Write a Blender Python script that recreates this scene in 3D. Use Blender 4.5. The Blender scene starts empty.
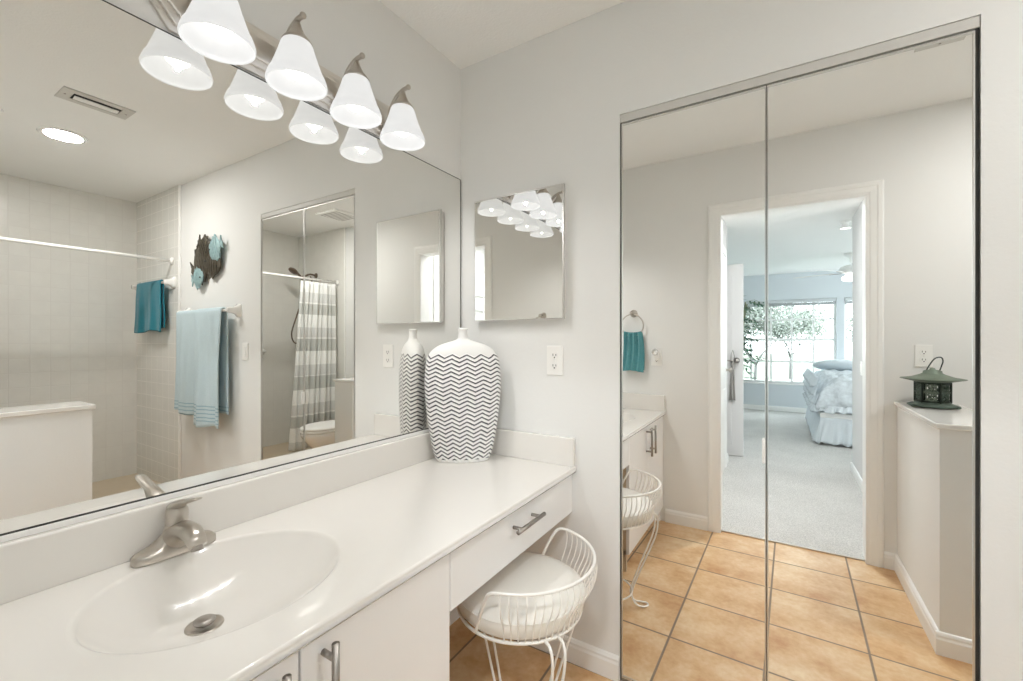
import bpy, bmesh, math, random
from mathutils import Vector, Matrix, noise

# ------------------------------------------------------------------ camera, world, exposure
sc = bpy.context.scene
col = sc.collection
CAM = (1.224, -1.545, 1.23)
cd = bpy.data.cameras.new('camera')
cd.sensor_width = 36.0
cd.lens = 435.0 / 1023.0 * 36.0
cd.clip_start = 0.01
cd.clip_end = 200
cam = bpy.data.objects.new('camera', cd)
cam.location = CAM
cam.rotation_euler = (math.pi / 2, 0, math.radians(31.7))
col.objects.link(cam)
sc.camera = cam

vs = sc.view_settings
vs.view_transform = 'Standard'
vs.look = 'None'
vs.gamma = 1.0
vs.use_curve_mapping = False
vs.exposure = 0.33
sc.cycles.max_bounces = 16
sc.cycles.diffuse_bounces = 10
sc.cycles.glossy_bounces = 12
sc.cycles.transmission_bounces = 8
sc.cycles.transparent_max_bounces = 12
sc.cycles.sample_clamp_indirect = 6.0
sc.cycles.caustics_reflective = True
sc.cycles.caustics_refractive = False
sc.cycles.use_denoising = True
sc.cycles.use_adaptive_sampling = False

W_STRENGTH = 6.0
world = bpy.data.worlds.new('sky')
sc.world = world
world.use_nodes = True
wn = world.node_tree
wn.nodes.clear()
wo = wn.nodes.new('ShaderNodeOutputWorld')
wb = wn.nodes.new('ShaderNodeBackground')
wtc = wn.nodes.new('ShaderNodeTexCoord')
wsep = wn.nodes.new('ShaderNodeSeparateXYZ')
wr = wn.nodes.new('ShaderNodeValToRGB')
wr.color_ramp.elements[0].position = 0.42
wr.color_ramp.elements[0].color = (0.74, 0.78, 0.79, 1)
wr.color_ramp.elements[1].position = 0.62
wr.color_ramp.elements[1].color = (0.86, 0.94, 1.0, 1)
wm = wn.nodes.new('ShaderNodeMapRange')
wm.inputs['From Min'].default_value = -1
wm.inputs['From Max'].default_value = 1
wn.links.new(wtc.outputs['Generated'], wsep.inputs[0])
wn.links.new(wsep.outputs['Z'], wm.inputs['Value'])
wn.links.new(wm.outputs['Result'], wr.inputs[0])
wn.links.new(wr.outputs[0], wb.inputs[0])
wb.inputs[1].default_value = W_STRENGTH
wn.links.new(wb.outputs[0], wo.inputs[0])

# lamp powers (the lamps themselves are made in their builders)
P_VANITY = 4.3       # each vanity bulb
P_RECESSED = 12.5     # shower can light
P_HALL = 21.0        # unseen hall downlight, added for the bathroom
P_FAN = 40.0         # light kit of the bedroom fan
EM_SHADE = 0.66
EM_BULB = 2.2

# ------------------------------------------------------------------ geometry constants
DM = 0.004           # plane of the closet mirrors
YE = -1.515          # bathroom face of the entry wall
WT = 0.115
ZC = 2.45
XS = 3.645           # shower back wall
PI = math.pi

# ------------------------------------------------------------------ materials
def srgb(r, g, b):
    def f(v):
        v /= 255.0
        return v / 12.92 if v <= 0.04045 else ((v + 0.055) / 1.055) ** 2.4
    return (f(r), f(g), f(b), 1.0)

def newmat(name):
    m = bpy.data.materials.new(name)
    m.use_nodes = True
    nt = m.node_tree
    return m, nt, nt.nodes['Principled BSDF']

def mat(name, color, rough=0.5, metal=0.0, bump=0.0, bscale=40.0, vary=0.0, vscale=6.0, spec=0.5, sheen=0.0, coat=0.0, emis=None, es=0.0, detail=3.0, dist=0.002):
    m, nt, p = newmat(name)
    p.inputs['Base Color'].default_value = color
    p.inputs['Roughness'].default_value = rough
    p.inputs['Metallic'].default_value = metal
    p.inputs['Specular IOR Level'].default_value = spec
    if sheen: p.inputs['Sheen Weight'].default_value = sheen
    if coat:
        p.inputs['Coat Weight'].default_value = coat
        p.inputs['Coat Roughness'].default_value = 0.08
    if emis:
        p.inputs['Emission Color'].default_value = emis
        p.inputs['Emission Strength'].default_value = es
    tc = nt.nodes.new('ShaderNodeTexCoord')
    n = nt.nodes.new('ShaderNodeTexNoise')
    n.inputs['Scale'].default_value = bscale
    n.inputs['Detail'].default_value = detail
    nt.links.new(tc.outputs['Object'], n.inputs['Vector'])
    if bump:
        b = nt.nodes.new('ShaderNodeBump')
        b.inputs['Strength'].default_value = bump
        b.inputs['Distance'].default_value = dist
        nt.links.new(n.outputs['Fac'], b.inputs['Height'])
        nt.links.new(b.outputs[0], p.inputs['Normal'])
    v = nt.nodes.new('ShaderNodeTexNoise')
    v.inputs['Scale'].default_value = vscale
    v.inputs['Detail'].default_value = 4
    nt.links.new(tc.outputs['Object'], v.inputs['Vector'])
    mx = nt.nodes.new('ShaderNodeMix')
    mx.data_type = 'RGBA'
    k = 1.0 - vary
    mx.inputs['A'].default_value = (color[0] * k, color[1] * k, color[2] * k, 1)
    mx.inputs['B'].default_value = (min(1, color[0] * (1 + vary)), min(1, color[1] * (1 + vary)), min(1, color[2] * (1 + vary)), 1)
    nt.links.new(v.outputs['Fac'], mx.inputs['Factor'])
    nt.links.new(mx.outputs['Result'], p.inputs['Base Color'])
    return m

M = {}
M['wall'] = mat('greige wall paint', srgb(232, 232, 230), 0.62, bump=0.25, bscale=90, vary=0.012, spec=0.3)
M['ceil'] = mat('white ceiling paint', srgb(244, 244, 242), 0.8, bump=0.5, bscale=130, vary=0.012, spec=0.2)
M['trim'] = mat('white semigloss trim paint', srgb(242, 242, 240), 0.3, vary=0.008, spec=0.5)
M['cab'] = mat('white cabinet laminate', srgb(238, 238, 238), 0.32, vary=0.008)
M['cabin'] = mat('tan particleboard', srgb(202, 184, 160), 0.6, vary=0.15, vscale=30, bump=0.2)
M['marble'] = mat('cultured marble', srgb(232, 229, 224), 0.20, vary=0.012, vscale=3, coat=0.5)
M['bedwall'] = mat('pale blue wall paint', srgb(213, 219, 223), 0.7, bump=0.2, bscale=80, vary=0.01, spec=0.3)
M['hallwall'] = mat('soft grey hall paint', srgb(221, 220, 219), 0.7, bump=0.2, bscale=80, vary=0.01, spec=0.3)
M['nickel'] = mat('brushed nickel', (0.56, 0.52, 0.47, 1), 0.30, 1.0, bump=0.15, bscale=300, vary=0.05, vscale=50)
M['plate'] = mat('polished nickel plate', (0.74, 0.71, 0.67, 1), 0.28, 1.0, vary=0.03, vscale=20)
M['nickel2'] = mat('satin pull nickel', (0.42, 0.39, 0.36, 1), 0.33, 1.0, vary=0.05, vscale=50)
M['chrome'] = mat('chrome', (0.75, 0.75, 0.75, 1), 0.12, 1.0, vary=0.01)
M['alum'] = mat('satin aluminium', (0.70, 0.69, 0.67, 1), 0.28, 1.0, vary=0.02)
M['dark'] = mat('dark seal and gap shade', (0.03, 0.028, 0.025, 1), 0.6, vary=0.05)  # mirror edge seals, and painted shade in door gaps and the ceiling register
M['closetin'] = mat('closet interior paint', srgb(150, 146, 140), 0.8, vary=0.02)
M['track'] = mat('closet track paint', srgb(206, 204, 199), 0.45, vary=0.02)
M['plastic'] = mat('white plastic', srgb(244, 243, 240), 0.35, vary=0.005)
M['slot'] = mat('outlet slot black', (0.02, 0.02, 0.02, 1), 0.5, vary=0.05)
M['ceramic'] = mat('white ceramic', srgb(244, 243, 240), 0.12, vary=0.005, coat=0.4)
M['wire'] = mat('white enamelled wire', srgb(243, 241, 236), 0.35, vary=0.01)
M['vinyl'] = mat('white vinyl seat', srgb(236, 233, 226), 0.5, bump=0.15, bscale=120, vary=0.02)
M['teal'] = mat('teal terry', srgb(20, 122, 140), 0.95, bump=0.9, bscale=450, vary=0.18, vscale=60, sheen=0.3, spec=0.1)
M['teal2'] = mat('dusty teal terry', srgb(88, 150, 156), 0.95, bump=0.9, bscale=450, vary=0.18, vscale=60, sheen=0.3, spec=0.1)
M['bronze'] = mat('verdigris bronze', (0.045, 0.06, 0.05, 1), 0.55, 0.6, bump=0.6, bscale=70, vary=0.9, vscale=30)
M['verdi'] = mat('verdigris', srgb(88, 102, 92), 0.6, 0.3, bump=0.6, bscale=60, vary=0.5, vscale=40)
M['verdi2'] = mat('pale verdigris brim', srgb(112, 124, 110), 0.5, 0.35, bump=0.5, bscale=50, vary=0.35, vscale=30)
M['fishdark'] = mat('patinated bronze brown', srgb(84, 78, 66), 0.5, 0.4, bump=0.7, bscale=60, vary=0.6, vscale=35)
M['fishblue'] = mat('blue patina', srgb(150, 178, 180), 0.55, 0.15, bump=0.8, bscale=80, vary=0.35, vscale=45)
M['bedspread'] = mat('white embroidered quilt', srgb(212, 218, 222), 0.9, bump=1.0, bscale=24, vary=0.3, vscale=22, sheen=0.2, spec=0.1, dist=0.01)
M['skirt'] = mat('white ruffle cotton', srgb(222, 228, 232), 0.9, bump=0.4, bscale=60, vary=0.05, sheen=0.2, spec=0.1)
M['leaf'] = mat('palm leaf green', srgb(40, 96, 66), 0.5, vary=0.35, vscale=14)
M['stem'] = mat('bamboo stem', srgb(120, 124, 80), 0.6, vary=0.2, vscale=12)
M['pot'] = mat('woven basket', srgb(150, 120, 86), 0.8, bump=1, bscale=60, vary=0.25, vscale=40)
M['tree'] = mat('outdoor foliage', srgb(140, 146, 138), 0.8, vary=0.3, vscale=8)
M['bark'] = mat('outdoor bark', srgb(104, 104, 102), 0.9, vary=0.25, vscale=8)
M['grass'] = mat('lawn', srgb(120, 126, 112), 0.95, vary=0.2, vscale=3)
M['tan'] = mat('shower floor tile tan', srgb(200, 184, 160), 0.4, vary=0.06, vscale=10)
M['hose'] = mat('shower hose bronze', (0.22, 0.17, 0.13, 1), 0.35, 0.9, vary=0.1, vscale=80)
M['bag'] = mat('grey linen strap', srgb(170, 166, 160), 0.9, bump=0.5, bscale=200, vary=0.1)
M['blind'] = mat('white blind slats', srgb(206, 210, 212), 0.6, vary=0.05, vscale=20)

def mirror_mat(name, c):
    m, nt, p = newmat(name)
    tc = nt.nodes.new('ShaderNodeTexCoord')
    n = nt.nodes.new('ShaderNodeTexNoise')
    n.inputs['Scale'].default_value = 1.2
    mx = nt.nodes.new('ShaderNodeMix'); mx.data_type = 'RGBA'
    mx.inputs['A'].default_value = c
    mx.inputs['B'].default_value = (c[0] * 0.99, c[1] * 0.99, c[2] * 0.99, 1)
    nt.links.new(tc.outputs['Object'], n.inputs['Vector'])
    nt.links.new(n.outputs['Fac'], mx.inputs['Factor'])
    nt.links.new(mx.outputs['Result'], p.inputs['Base Color'])
    p.inputs['Metallic'].default_value = 1.0
    p.inputs['Roughness'].default_value = 0.0
    return m
M['mirror'] = mirror_mat('silvered mirror', (0.885, 0.88, 0.855, 1))
M['mirror2'] = mirror_mat('closet mirror', (0.94, 0.94, 0.925, 1))
M['mirror3'] = mirror_mat('cabinet mirror', (0.93, 0.93, 0.915, 1))

def math_node(nt, op, a=None, b=None, clamp=False):
    n = nt.nodes.new('ShaderNodeMath'); n.operation = op; n.use_clamp = clamp
    for i, v in enumerate((a, b)):
        if v is None: continue
        if isinstance(v, (int, float)): n.inputs[i].default_value = v
        else: nt.links.new(v, n.inputs[i])
    return n.outputs[0]

def tile_mat(name, ox, oy, px, py, rot, c1, c2, c3, grout, gw, rough, axes='XY', vscale=7, bump=0.3, offset_noise=True):
    """square grid of tiles with grout lines; axes picks the two object axes the grid runs along"""
    m, nt, p = newmat(name)
    L = nt.links
    tc = nt.nodes.new('ShaderNodeTexCoord')
    sp = nt.nodes.new('ShaderNodeSeparateXYZ')
    mp = nt.nodes.new('ShaderNodeMapping')
    mp.inputs['Rotation'].default_value = (0, 0, rot)
    L.new(tc.outputs['Object'], mp.inputs[0])
    L.new(mp.outputs[0], sp.inputs[0])
    u = sp.outputs[axes[0]]; v = sp.outputs[axes[1]]
    uu = math_node(nt, 'DIVIDE', math_node(nt, 'SUBTRACT', u, ox), px)
    vv = math_node(nt, 'DIVIDE', math_node(nt, 'SUBTRACT', v, oy), py)
    def edge(x, pitch):
        fr = math_node(nt, 'FRACT', x)
        d = math_node(nt, 'ABSOLUTE', math_node(nt, 'SUBTRACT', fr, 0.5))
        d = math_node(nt, 'SUBTRACT', 0.5, d)
        return math_node(nt, 'MULTIPLY', d, pitch)
    d = math_node(nt, 'MINIMUM', edge(uu, px), edge(vv, py))
    mr = nt.nodes.new('ShaderNodeMapRange')
    mr.inputs['From Min'].default_value = gw * 0.5
    mr.inputs['From Max'].default_value = gw * 0.5 + 0.0025
    L.new(d, mr.inputs['Value'])
    cm = nt.nodes.new('ShaderNodeCombineXYZ')
    L.new(math_node(nt, 'FLOOR', uu), cm.inputs[0]); L.new(math_node(nt, 'FLOOR', vv), cm.inputs[1])
    wnz = nt.nodes.new('ShaderNodeTexWhiteNoise'); wnz.noise_dimensions = '3D'
    L.new(cm.outputs[0], wnz.inputs['Vector'])
    off = nt.nodes.new('ShaderNodeVectorMath'); off.operation = 'MULTIPLY_ADD'
    L.new(wnz.outputs['Color'], off.inputs[0]); off.inputs[1].default_value = (9, 9, 9)
    L.new(tc.outputs['Object'], off.inputs[2])
    n = nt.nodes.new('ShaderNodeTexNoise'); n.inputs['Scale'].default_value = vscale; n.inputs['Detail'].default_value = 6; n.inputs['Roughness'].default_value = 0.62
    L.new(off.outputs[0], n.inputs['Vector'])
    n2 = nt.nodes.new('ShaderNodeTexNoise'); n2.inputs['Scale'].default_value = vscale * 9; n2.inputs['Detail'].default_value = 4
    L.new(off.outputs[0], n2.inputs['Vector'])
    cr = nt.nodes.new('ShaderNodeValToRGB')
    e = cr.color_ramp.elements
    e[0].position = 0.32; e[0].color = c1
    e[1].position = 0.68; e[1].color = c3
    k = e.new(0.5); k.color = c2
    f = math_node(nt, 'ADD', math_node(nt, 'MULTIPLY', n.outputs['Fac'], 0.8), math_node(nt, 'MULTIPLY', n2.outputs['Fac'], 0.2))
    L.new(f, cr.inputs[0])
    mx = nt.nodes.new('ShaderNodeMix'); mx.data_type = 'RGBA'
    mx.inputs['A'].default_value = grout
    L.new(cr.outputs[0], mx.inputs['B']); L.new(mr.outputs['Result'], mx.inputs['Factor'])
    L.new(mx.outputs['Result'], p.inputs['Base Color'])
    rr = nt.nodes.new('ShaderNodeMapRange')
    rr.inputs['To Min'].default_value = 0.85; rr.inputs['To Max'].default_value = rough
    L.new(mr.outputs['Result'], rr.inputs['Value']); L.new(rr.outputs['Result'], p.inputs['Roughness'])
    h = math_node(nt, 'ADD', mr.outputs['Result'], math_node(nt, 'MULTIPLY', n.outputs['Fac'], 0.35))
    b = nt.nodes.new('ShaderNodeBump'); b.inputs['Strength'].default_value = bump; b.inputs['Distance'].default_value = 0.003
    L.new(h, b.inputs['Height']); L.new(b.outputs[0], p.inputs['Normal'])
    return m

M['terra'] = tile_mat('terracotta floor tile', 0.826, -0.344, 0.342, 0.3215, math.radians(-1.1),
                      srgb(188, 140, 94), srgb(211, 174, 130), srgb(228, 204, 168), srgb(138, 122, 106), 0.006, 0.30, vscale=5.5)
wt = (srgb(226, 225, 220), srgb(229, 228, 223), srgb(232, 231, 226), srgb(219, 217, 212))
M['tileX'] = tile_mat('white shower wall tile', 0.0, 0.0, 0.1095, 0.1095, 0, *wt, 0.002, 0.22, axes='YZ', bump=0.25)
M['tileY'] = tile_mat('white shower end tile', XS, 0.0, 0.1095, 0.1095, 0, *wt, 0.002, 0.22, axes='XZ', bump=0.25)

def carpet_mat():
    m, nt, p = newmat('speckled pale carpet')
    L = nt.links
    tc = nt.nodes.new('ShaderNodeTexCoord')
    n = nt.nodes.new('ShaderNodeTexNoise'); n.inputs['Scale'].default_value = 130; n.inputs['Detail'].default_value = 3
    n2 = nt.nodes.new('ShaderNodeTexNoise'); n2.inputs['Scale'].default_value = 3
    L.new(tc.outputs['Object'], n.inputs['Vector']); L.new(tc.outputs['Object'], n2.inputs['Vector'])
    cr = nt.nodes.new('ShaderNodeValToRGB')
    cr.color_ramp.elements[0].position = 0.3; cr.color_ramp.elements[0].color = srgb(176, 174, 170)
    cr.color_ramp.elements[1].position = 0.7; cr.color_ramp.elements[1].color = srgb(228, 226, 222)
    f = math_node(nt, 'ADD', math_node(nt, 'MULTIPLY', n.outputs['Fac'], 0.85), math_node(nt, 'MULTIPLY', n2.outputs['Fac'], 0.15))
    L.new(f, cr.inputs[0]); L.new(cr.outputs[0], p.inputs['Base Color'])
    p.inputs['Roughness'].default_value = 1.0
    p.inputs['Specular IOR Level'].default_value = 0.1
    b = nt.nodes.new('ShaderNodeBump'); b.inputs['Strength'].default_value = 1.0; b.inputs['Distance'].default_value = 0.008
    L.new(n.outputs['Fac'], b.inputs['Height']); L.new(b.outputs[0], p.inputs['Normal'])
    return m
M['carpet'] = carpet_mat()

def shade_mat():
    m, nt, p = newmat('frosted lit glass')
    L = nt.links
    out = nt.nodes['Material Output']
    p.inputs['Base Color'].default_value = (0.36, 0.36, 0.355, 1)
    p.inputs['Roughness'].default_value = 0.35
    p.inputs['Emission Color'].default_value = (0.99, 0.995, 1.0, 1)
    tc = nt.nodes.new('ShaderNodeTexCoord')
    n = nt.nodes.new('ShaderNodeTexNoise'); n.inputs['Scale'].default_value = 18; n.inputs['Detail'].default_value = 4
    L.new(tc.outputs['Object'], n.inputs['Vector'])
    L.new(math_node(nt, 'ADD', math_node(nt, 'MULTIPLY', n.outputs['Fac'], 0.06), EM_SHADE), p.inputs['Emission Strength'])
    t = nt.nodes.new('ShaderNodeBsdfTranslucent'); t.inputs[0].default_value = (0.45, 0.45, 0.44, 1)
    mix = nt.nodes.new('ShaderNodeMixShader'); mix.inputs[0].default_value = 0.4
    L.new(p.outputs[0], mix.inputs[1]); L.new(t.outputs[0], mix.inputs[2])
    L.new(mix.outputs[0], out.inputs[0])
    return m
M['shade'] = shade_mat()
M['bulb'] = mat('glowing bulb', (1, 1, 1, 1), 0.4, emis=(1, 0.97, 0.92, 1), es=EM_BULB)
M['lens'] = mat('glowing lamp lens', (1, 1, 1, 1), 0.4, emis=(1, 0.98, 0.95, 1), es=1.6)

def glass_mat():
    m, nt, p = newmat('window glass')
    out = nt.nodes['Material Output']
    t = nt.nodes.new('ShaderNodeBsdfTransparent'); t.inputs[0].default_value = (0.96, 0.98, 0.98, 1)
    g = nt.nodes.new('ShaderNodeBsdfGlossy'); g.inputs['Roughness'].default_value = 0.02
    lw = nt.nodes.new('ShaderNodeLayerWeight'); lw.inputs[0].default_value = 0.15
    mix = nt.nodes.new('ShaderNodeMixShader')
    nt.links.new(math_node(nt, 'MULTIPLY', lw.outputs['Facing'], 0.3), mix.inputs[0])
    nt.links.new(t.outputs[0], mix.inputs[1]); nt.links.new(g.outputs[0], mix.inputs[2])
    nt.links.new(mix.outputs[0], out.inputs[0])
    return m
M['glass'] = glass_mat()

def stripes_mat(name, bands, rough=0.9, bumps=300, transl=0.0, fold=None):
    """colour bands by height: list of (z, colour), constant steps"""
    m, nt, p = newmat(name)
    L = nt.links
    tc = nt.nodes.new('ShaderNodeTexCoord'); sp = nt.nodes.new('ShaderNodeSeparateXYZ')
    L.new(tc.outputs['Object'], sp.inputs[0])
    z0, z1 = bands[0][0], bands[-1][0]
    mr = nt.nodes.new('ShaderNodeMapRange'); mr.inputs['From Min'].default_value = z0; mr.inputs['From Max'].default_value = z1
    L.new(sp.outputs['Z'], mr.inputs['Value'])
    cr = nt.nodes.new('ShaderNodeValToRGB'); cr.color_ramp.interpolation = 'CONSTANT'
    e = cr.color_ramp.elements
    e[0].position = 0; e[0].color = bands[0][1]
    e.remove(e[1])
    for z, c in bands[1:-1]:
        k = e.new((z - z0) / (z1 - z0)); k.color = c
    L.new(mr.outputs['Result'], cr.inputs[0])
    n = nt.nodes.new('ShaderNodeTexNoise'); n.inputs['Scale'].default_value = bumps; n.inputs['Detail'].default_value = 2
    L.new(tc.outputs['Object'], n.inputs['Vector'])
    mx = nt.nodes.new('ShaderNodeMix'); mx.data_type = 'RGBA'; mx.blend_type = 'MULTIPLY'
    mx.inputs['Factor'].default_value = 0.3
    L.new(cr.outputs[0], mx.inputs['A']); L.new(n.outputs['Color'], mx.inputs['B'])
    c2 = nt.nodes.new('ShaderNodeMapRange'); c2.inputs['To Min'].default_value = 0.8; c2.inputs['To Max'].default_value = 1.2
    L.new(n.outputs['Fac'], c2.inputs['Value'])
    cmb = nt.nodes.new('ShaderNodeCombineXYZ')
    for i in range(3): L.new(c2.outputs['Result'], cmb.inputs[i])
    L.new(cmb.outputs[0], mx.inputs['B'])
    mx.inputs['Factor'].default_value = 1.0
    L.new(mx.outputs['Result'], p.inputs['Base Color'])
    p.inputs['Roughness'].default_value = rough
    p.inputs['Specular IOR Level'].default_value = 0.15
    b = nt.nodes.new('ShaderNodeBump'); b.inputs['Strength'].default_value = 0.7; b.inputs['Distance'].default_value = 0.002
    L.new(n.outputs['Fac'], b.inputs['Height']); L.new(b.outputs[0], p.inputs['Normal'])
    return m

B1 = srgb(194, 211, 217); B2 = srgb(152, 180, 192)
bb = [(-0.1, B1)]
z = 0.045
for i in range(5):
    bb += [(z, B2), (z + 0.008, B1)]
    z += 0.026
bb += [(0.9, B1)]
M['bluetowel'] = stripes_mat('pale blue terry with woven borders', bb)

Wc = srgb(238, 239, 237); G1 = srgb(216, 217, 215); G2 = srgb(196, 197, 193); Pc = srgb(206, 212, 214)
M['curtain'] = stripes_mat('striped shower curtain cotton',
    [(0.0, G1), (0.08, Wc), (0.22, G2), (0.335, Wc), (0.345, G1), (0.45, Wc), (0.597, G2), (0.727, Wc), (0.74, G1), (0.848, Wc), (0.985, G2), (1.115, Wc), (1.128, G1), (1.229, Wc), (1.367, G2), (1.475, Wc), (1.485, G1), (1.59, Wc), (2.0, Wc)],
    bumps=160)

def vase_mat():
    m, nt, p = newmat('white ceramic with black chevron lines')
    L = nt.links
    tc = nt.nodes.new('ShaderNodeTexCoord'); sp = nt.nodes.new('ShaderNodeSeparateXYZ')
    L.new(tc.outputs['UV'], sp.inputs[0])
    u, v = sp.outputs['X'], sp.outputs['Y']
    n = nt.nodes.new('ShaderNodeTexNoise'); n.inputs['Scale'].default_value = 14
    L.new(tc.outputs['UV'], n.inputs['Vector'])
    fr = math_node(nt, 'FRACT', math_node(nt, 'DIVIDE', u, 0.063))
    tri = math_node(nt, 'MULTIPLY', math_node(nt, 'ABSOLUTE', math_node(nt, 'SUBTRACT', fr, 0.5)), 0.029)
    h = math_node(nt, 'ADD', v, tri)
    h = math_node(nt, 'ADD', h, math_node(nt, 'MULTIPLY', n.outputs['Fac'], 0.006))
    f2 = math_node(nt, 'FRACT', math_node(nt, 'DIVIDE', h, 0.0163))
    n3 = nt.nodes.new('ShaderNodeTexNoise'); n3.inputs['Scale'].default_value = 55
    L.new(tc.outputs['UV'], n3.inputs['Vector'])
    th = math_node(nt, 'ADD', 0.20, math_node(nt, 'MULTIPLY', n3.outputs['Fac'], 0.24))
    line = math_node(nt, 'LESS_THAN', f2, th)
    top = math_node(nt, 'LESS_THAN', h, 0.437)
    line = math_node(nt, 'MULTIPLY', line, top)
    line = math_node(nt, 'MULTIPLY', line, math_node(nt, 'GREATER_THAN', v, 0.012))
    mx = nt.nodes.new('ShaderNodeMix'); mx.data_type = 'RGBA'
    mx.inputs['A'].default_value = srgb(240, 240, 238); mx.inputs['B'].default_value = srgb(52, 54, 66)
    L.new(line, mx.inputs['Factor']); L.new(mx.outputs['Result'], p.inputs['Base Color'])
    p.inputs['Roughness'].default_value = 0.42
    rb = math_node(nt, 'MULTIPLY', math_node(nt, 'SINE', math_node(nt, 'MULTIPLY', math_node(nt, 'DIVIDE', h, 0.0163), 2 * PI)), top)
    b = nt.nodes.new('ShaderNodeBump'); b.inputs['Strength'].default_value = 0.5; b.inputs['Distance'].default_value = 0.0015
    L.new(rb, b.inputs['Height']); L.new(b.outputs[0], p.inputs['Normal'])
    return m
M['vase'] = vase_mat()

# ------------------------------------------------------------------ mesh helpers
class MB:
    def __init__(s): s.bm = bmesh.new()
    def merge(s, b2, smooth=False):
        for f in b2.faces: f.smooth = smooth
        me = bpy.data.meshes.new('tmp'); b2.to_mesh(me); b2.free()
        s.bm.from_mesh(me); bpy.data.meshes.remove(me); return s
    def box(s, x0, x1, y0, y1, z0, z1, bev=0.0, seg=2, mtx=None):
        b = bmesh.new()
        bmesh.ops.create_cube(b, size=1)
        for v in b.verts:
            v.co = Vector(((x0 + x1) / 2 + v.co.x * (x1 - x0), (y0 + y1) / 2 + v.co.y * (y1 - y0), (z0 + z1) / 2 + v.co.z * (z1 - z0)))
        if bev: bmesh.ops.bevel(b, geom=b.edges[:], offset=bev, segments=seg, affect='EDGES', profile=0.5)
        if mtx: bmesh.ops.transform(b, matrix=mtx, verts=b.verts)
        return s.merge(b, False)
    def tube(s, pts, r, n=10, closed=False, caps=True):
        """sweep a circle along points; r is a number or a list"""
        P = [Vector(p) for p in pts]; k = len(P)
        R = r if isinstance(r, (list, tuple)) else [r] * k
        b = bmesh.new(); rings = []
        T = []
        for i in range(k):
            if closed: t = P[(i + 1) % k] - P[i - 1]
            elif i == 0: t = P[1] - P[0]
            elif i == k - 1: t = P[-1] - P[-2]
            else: t = P[i + 1] - P[i - 1]
            T.append(t.normalized())
        up = Vector((0, 0, 1)) if abs(T[0].z) < 0.9 else Vector((1, 0, 0))
        a = (up - T[0] * up.dot(T[0])).normalized()
        for i in range(k):
            a = (a - T[i] * a.dot(T[i])).normalized()
            c = T[i].cross(a)
            rings.append([b.verts.new(P[i] + (a * math.cos(2 * PI * j / n) + c * math.sin(2 * PI * j / n)) * R[i]) for j in range(n)])
        m = k if closed else k - 1
        for i in range(m):
            r0, r1 = rings[i], rings[(i + 1) % k]
            for j in range(n): b.faces.new((r0[j], r0[(j + 1) % n], r1[(j + 1) % n], r1[j]))
        if caps and not closed:
            b.faces.new(rings[0][::-1]); b.faces.new(rings[-1])
        bmesh.ops.recalc_face_normals(b, faces=b.faces)
        return s.merge(b, True)
    def lathe(s, prof, c=(0, 0, 0), n=40, mtx=None, smooth=True, close=False):
        b = bmesh.new(); rings = []
        for r, z in prof:
            if r < 1e-6: rings.append([b.verts.new((0, 0, z))])
            else: rings.append([b.verts.new((r * math.cos(2 * PI * j / n), r * math.sin(2 * PI * j / n), z)) for j in range(n)])
        pairs = list(zip(rings, rings[1:]))
        if close: pairs.append((rings[-1], rings[0]))
        for r0, r1 in pairs:
            for j in range(n):
                q = []
                if len(r0) == 1 and len(r1) == 1: continue
                if len(r0) == 1: q = (r0[0], r1[j], r1[(j + 1) % n])
                elif len(r1) == 1: q = (r0[j], r0[(j + 1) % n], r1[0])
                else: q = (r0[j], r0[(j + 1) % n], r1[(j + 1) % n], r1[j])
                b.faces.new(q)
        bmesh.ops.recalc_face_normals(b, faces=b.faces)
        T = Matrix.Translation(Vector(c)) @ (mtx or Matrix.Identity(4))
        bmesh.ops.transform(b, matrix=T, verts=b.verts)
        return s.merge(b, smooth)
    def prism(s, pts2, axis, a0, a1, bev=0.0):
        """extrude polygon: axis 'x': pts are (y,z); 'y': (x,z); 'z': (x,y)"""
        b = bmesh.new()
        def mk(p, a):
            return {'x': (a, p[0], p[1]), 'y': (p[0], a, p[1]), 'z': (p[0], p[1], a)}[axis]
        v0 = [b.verts.new(mk(p, a0)) for p in pts2]; v1 = [b.verts.new(mk(p, a1)) for p in pts2]
        k = len(pts2)
        b.faces.new(v0); b.faces.new(v1[::-1])
        for i in range(k): b.faces.new((v0[i], v1[i], v1[(i + 1) % k], v0[(i + 1) % k]))
        bmesh.ops.recalc_face_normals(b, faces=b.faces)
        if bev: bmesh.ops.bevel(b, geom=b.edges[:], offset=bev, segments=2, affect='EDGES', profile=0.5)
        return s.merge(b, False)
    def grid(s, fn, nu, nv, smooth=True, thick=0.0):
        """fn(i/nu, j/nv) -> point ; optional thickness"""
        b = bmesh.new()
        vs_ = [[b.verts.new(fn(i / nu, j / nv)) for j in range(nv + 1)] for i in range(nu + 1)]
        for i in range(nu):
            for j in range(nv):
                b.faces.new((vs_[i][j], vs_[i + 1][j], vs_[i + 1][j + 1], vs_[i][j + 1]))
        bmesh.ops.recalc_face_normals(b, faces=b.faces)
        if thick:
            b.normal_update()
            bmesh.ops.solidify(b, geom=b.faces[:], thickness=thick)
            bmesh.ops.recalc_face_normals(b, faces=b.faces)
        return s.merge(b, smooth)
    def sphere(s, c, r, sc3=(1, 1, 1), u=20, v=12, mtx=None):
        b = bmesh.new(); bmesh.ops.create_uvsphere(b, u_segments=u, v_segments=v, radius=r)
        for w in b.verts: w.co = Vector((w.co.x * sc3[0], w.co.y * sc3[1], w.co.z * sc3[2]))
        T = Matrix.Translation(Vector(c)) @ (mtx or Matrix.Identity(4))
        bmesh.ops.transform(b, matrix=T, verts=b.verts)
        return s.merge(b, True)
    def cyl(s, c0, c1, r, n=20):
        return s.tube([c0, c1], r, n)
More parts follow.
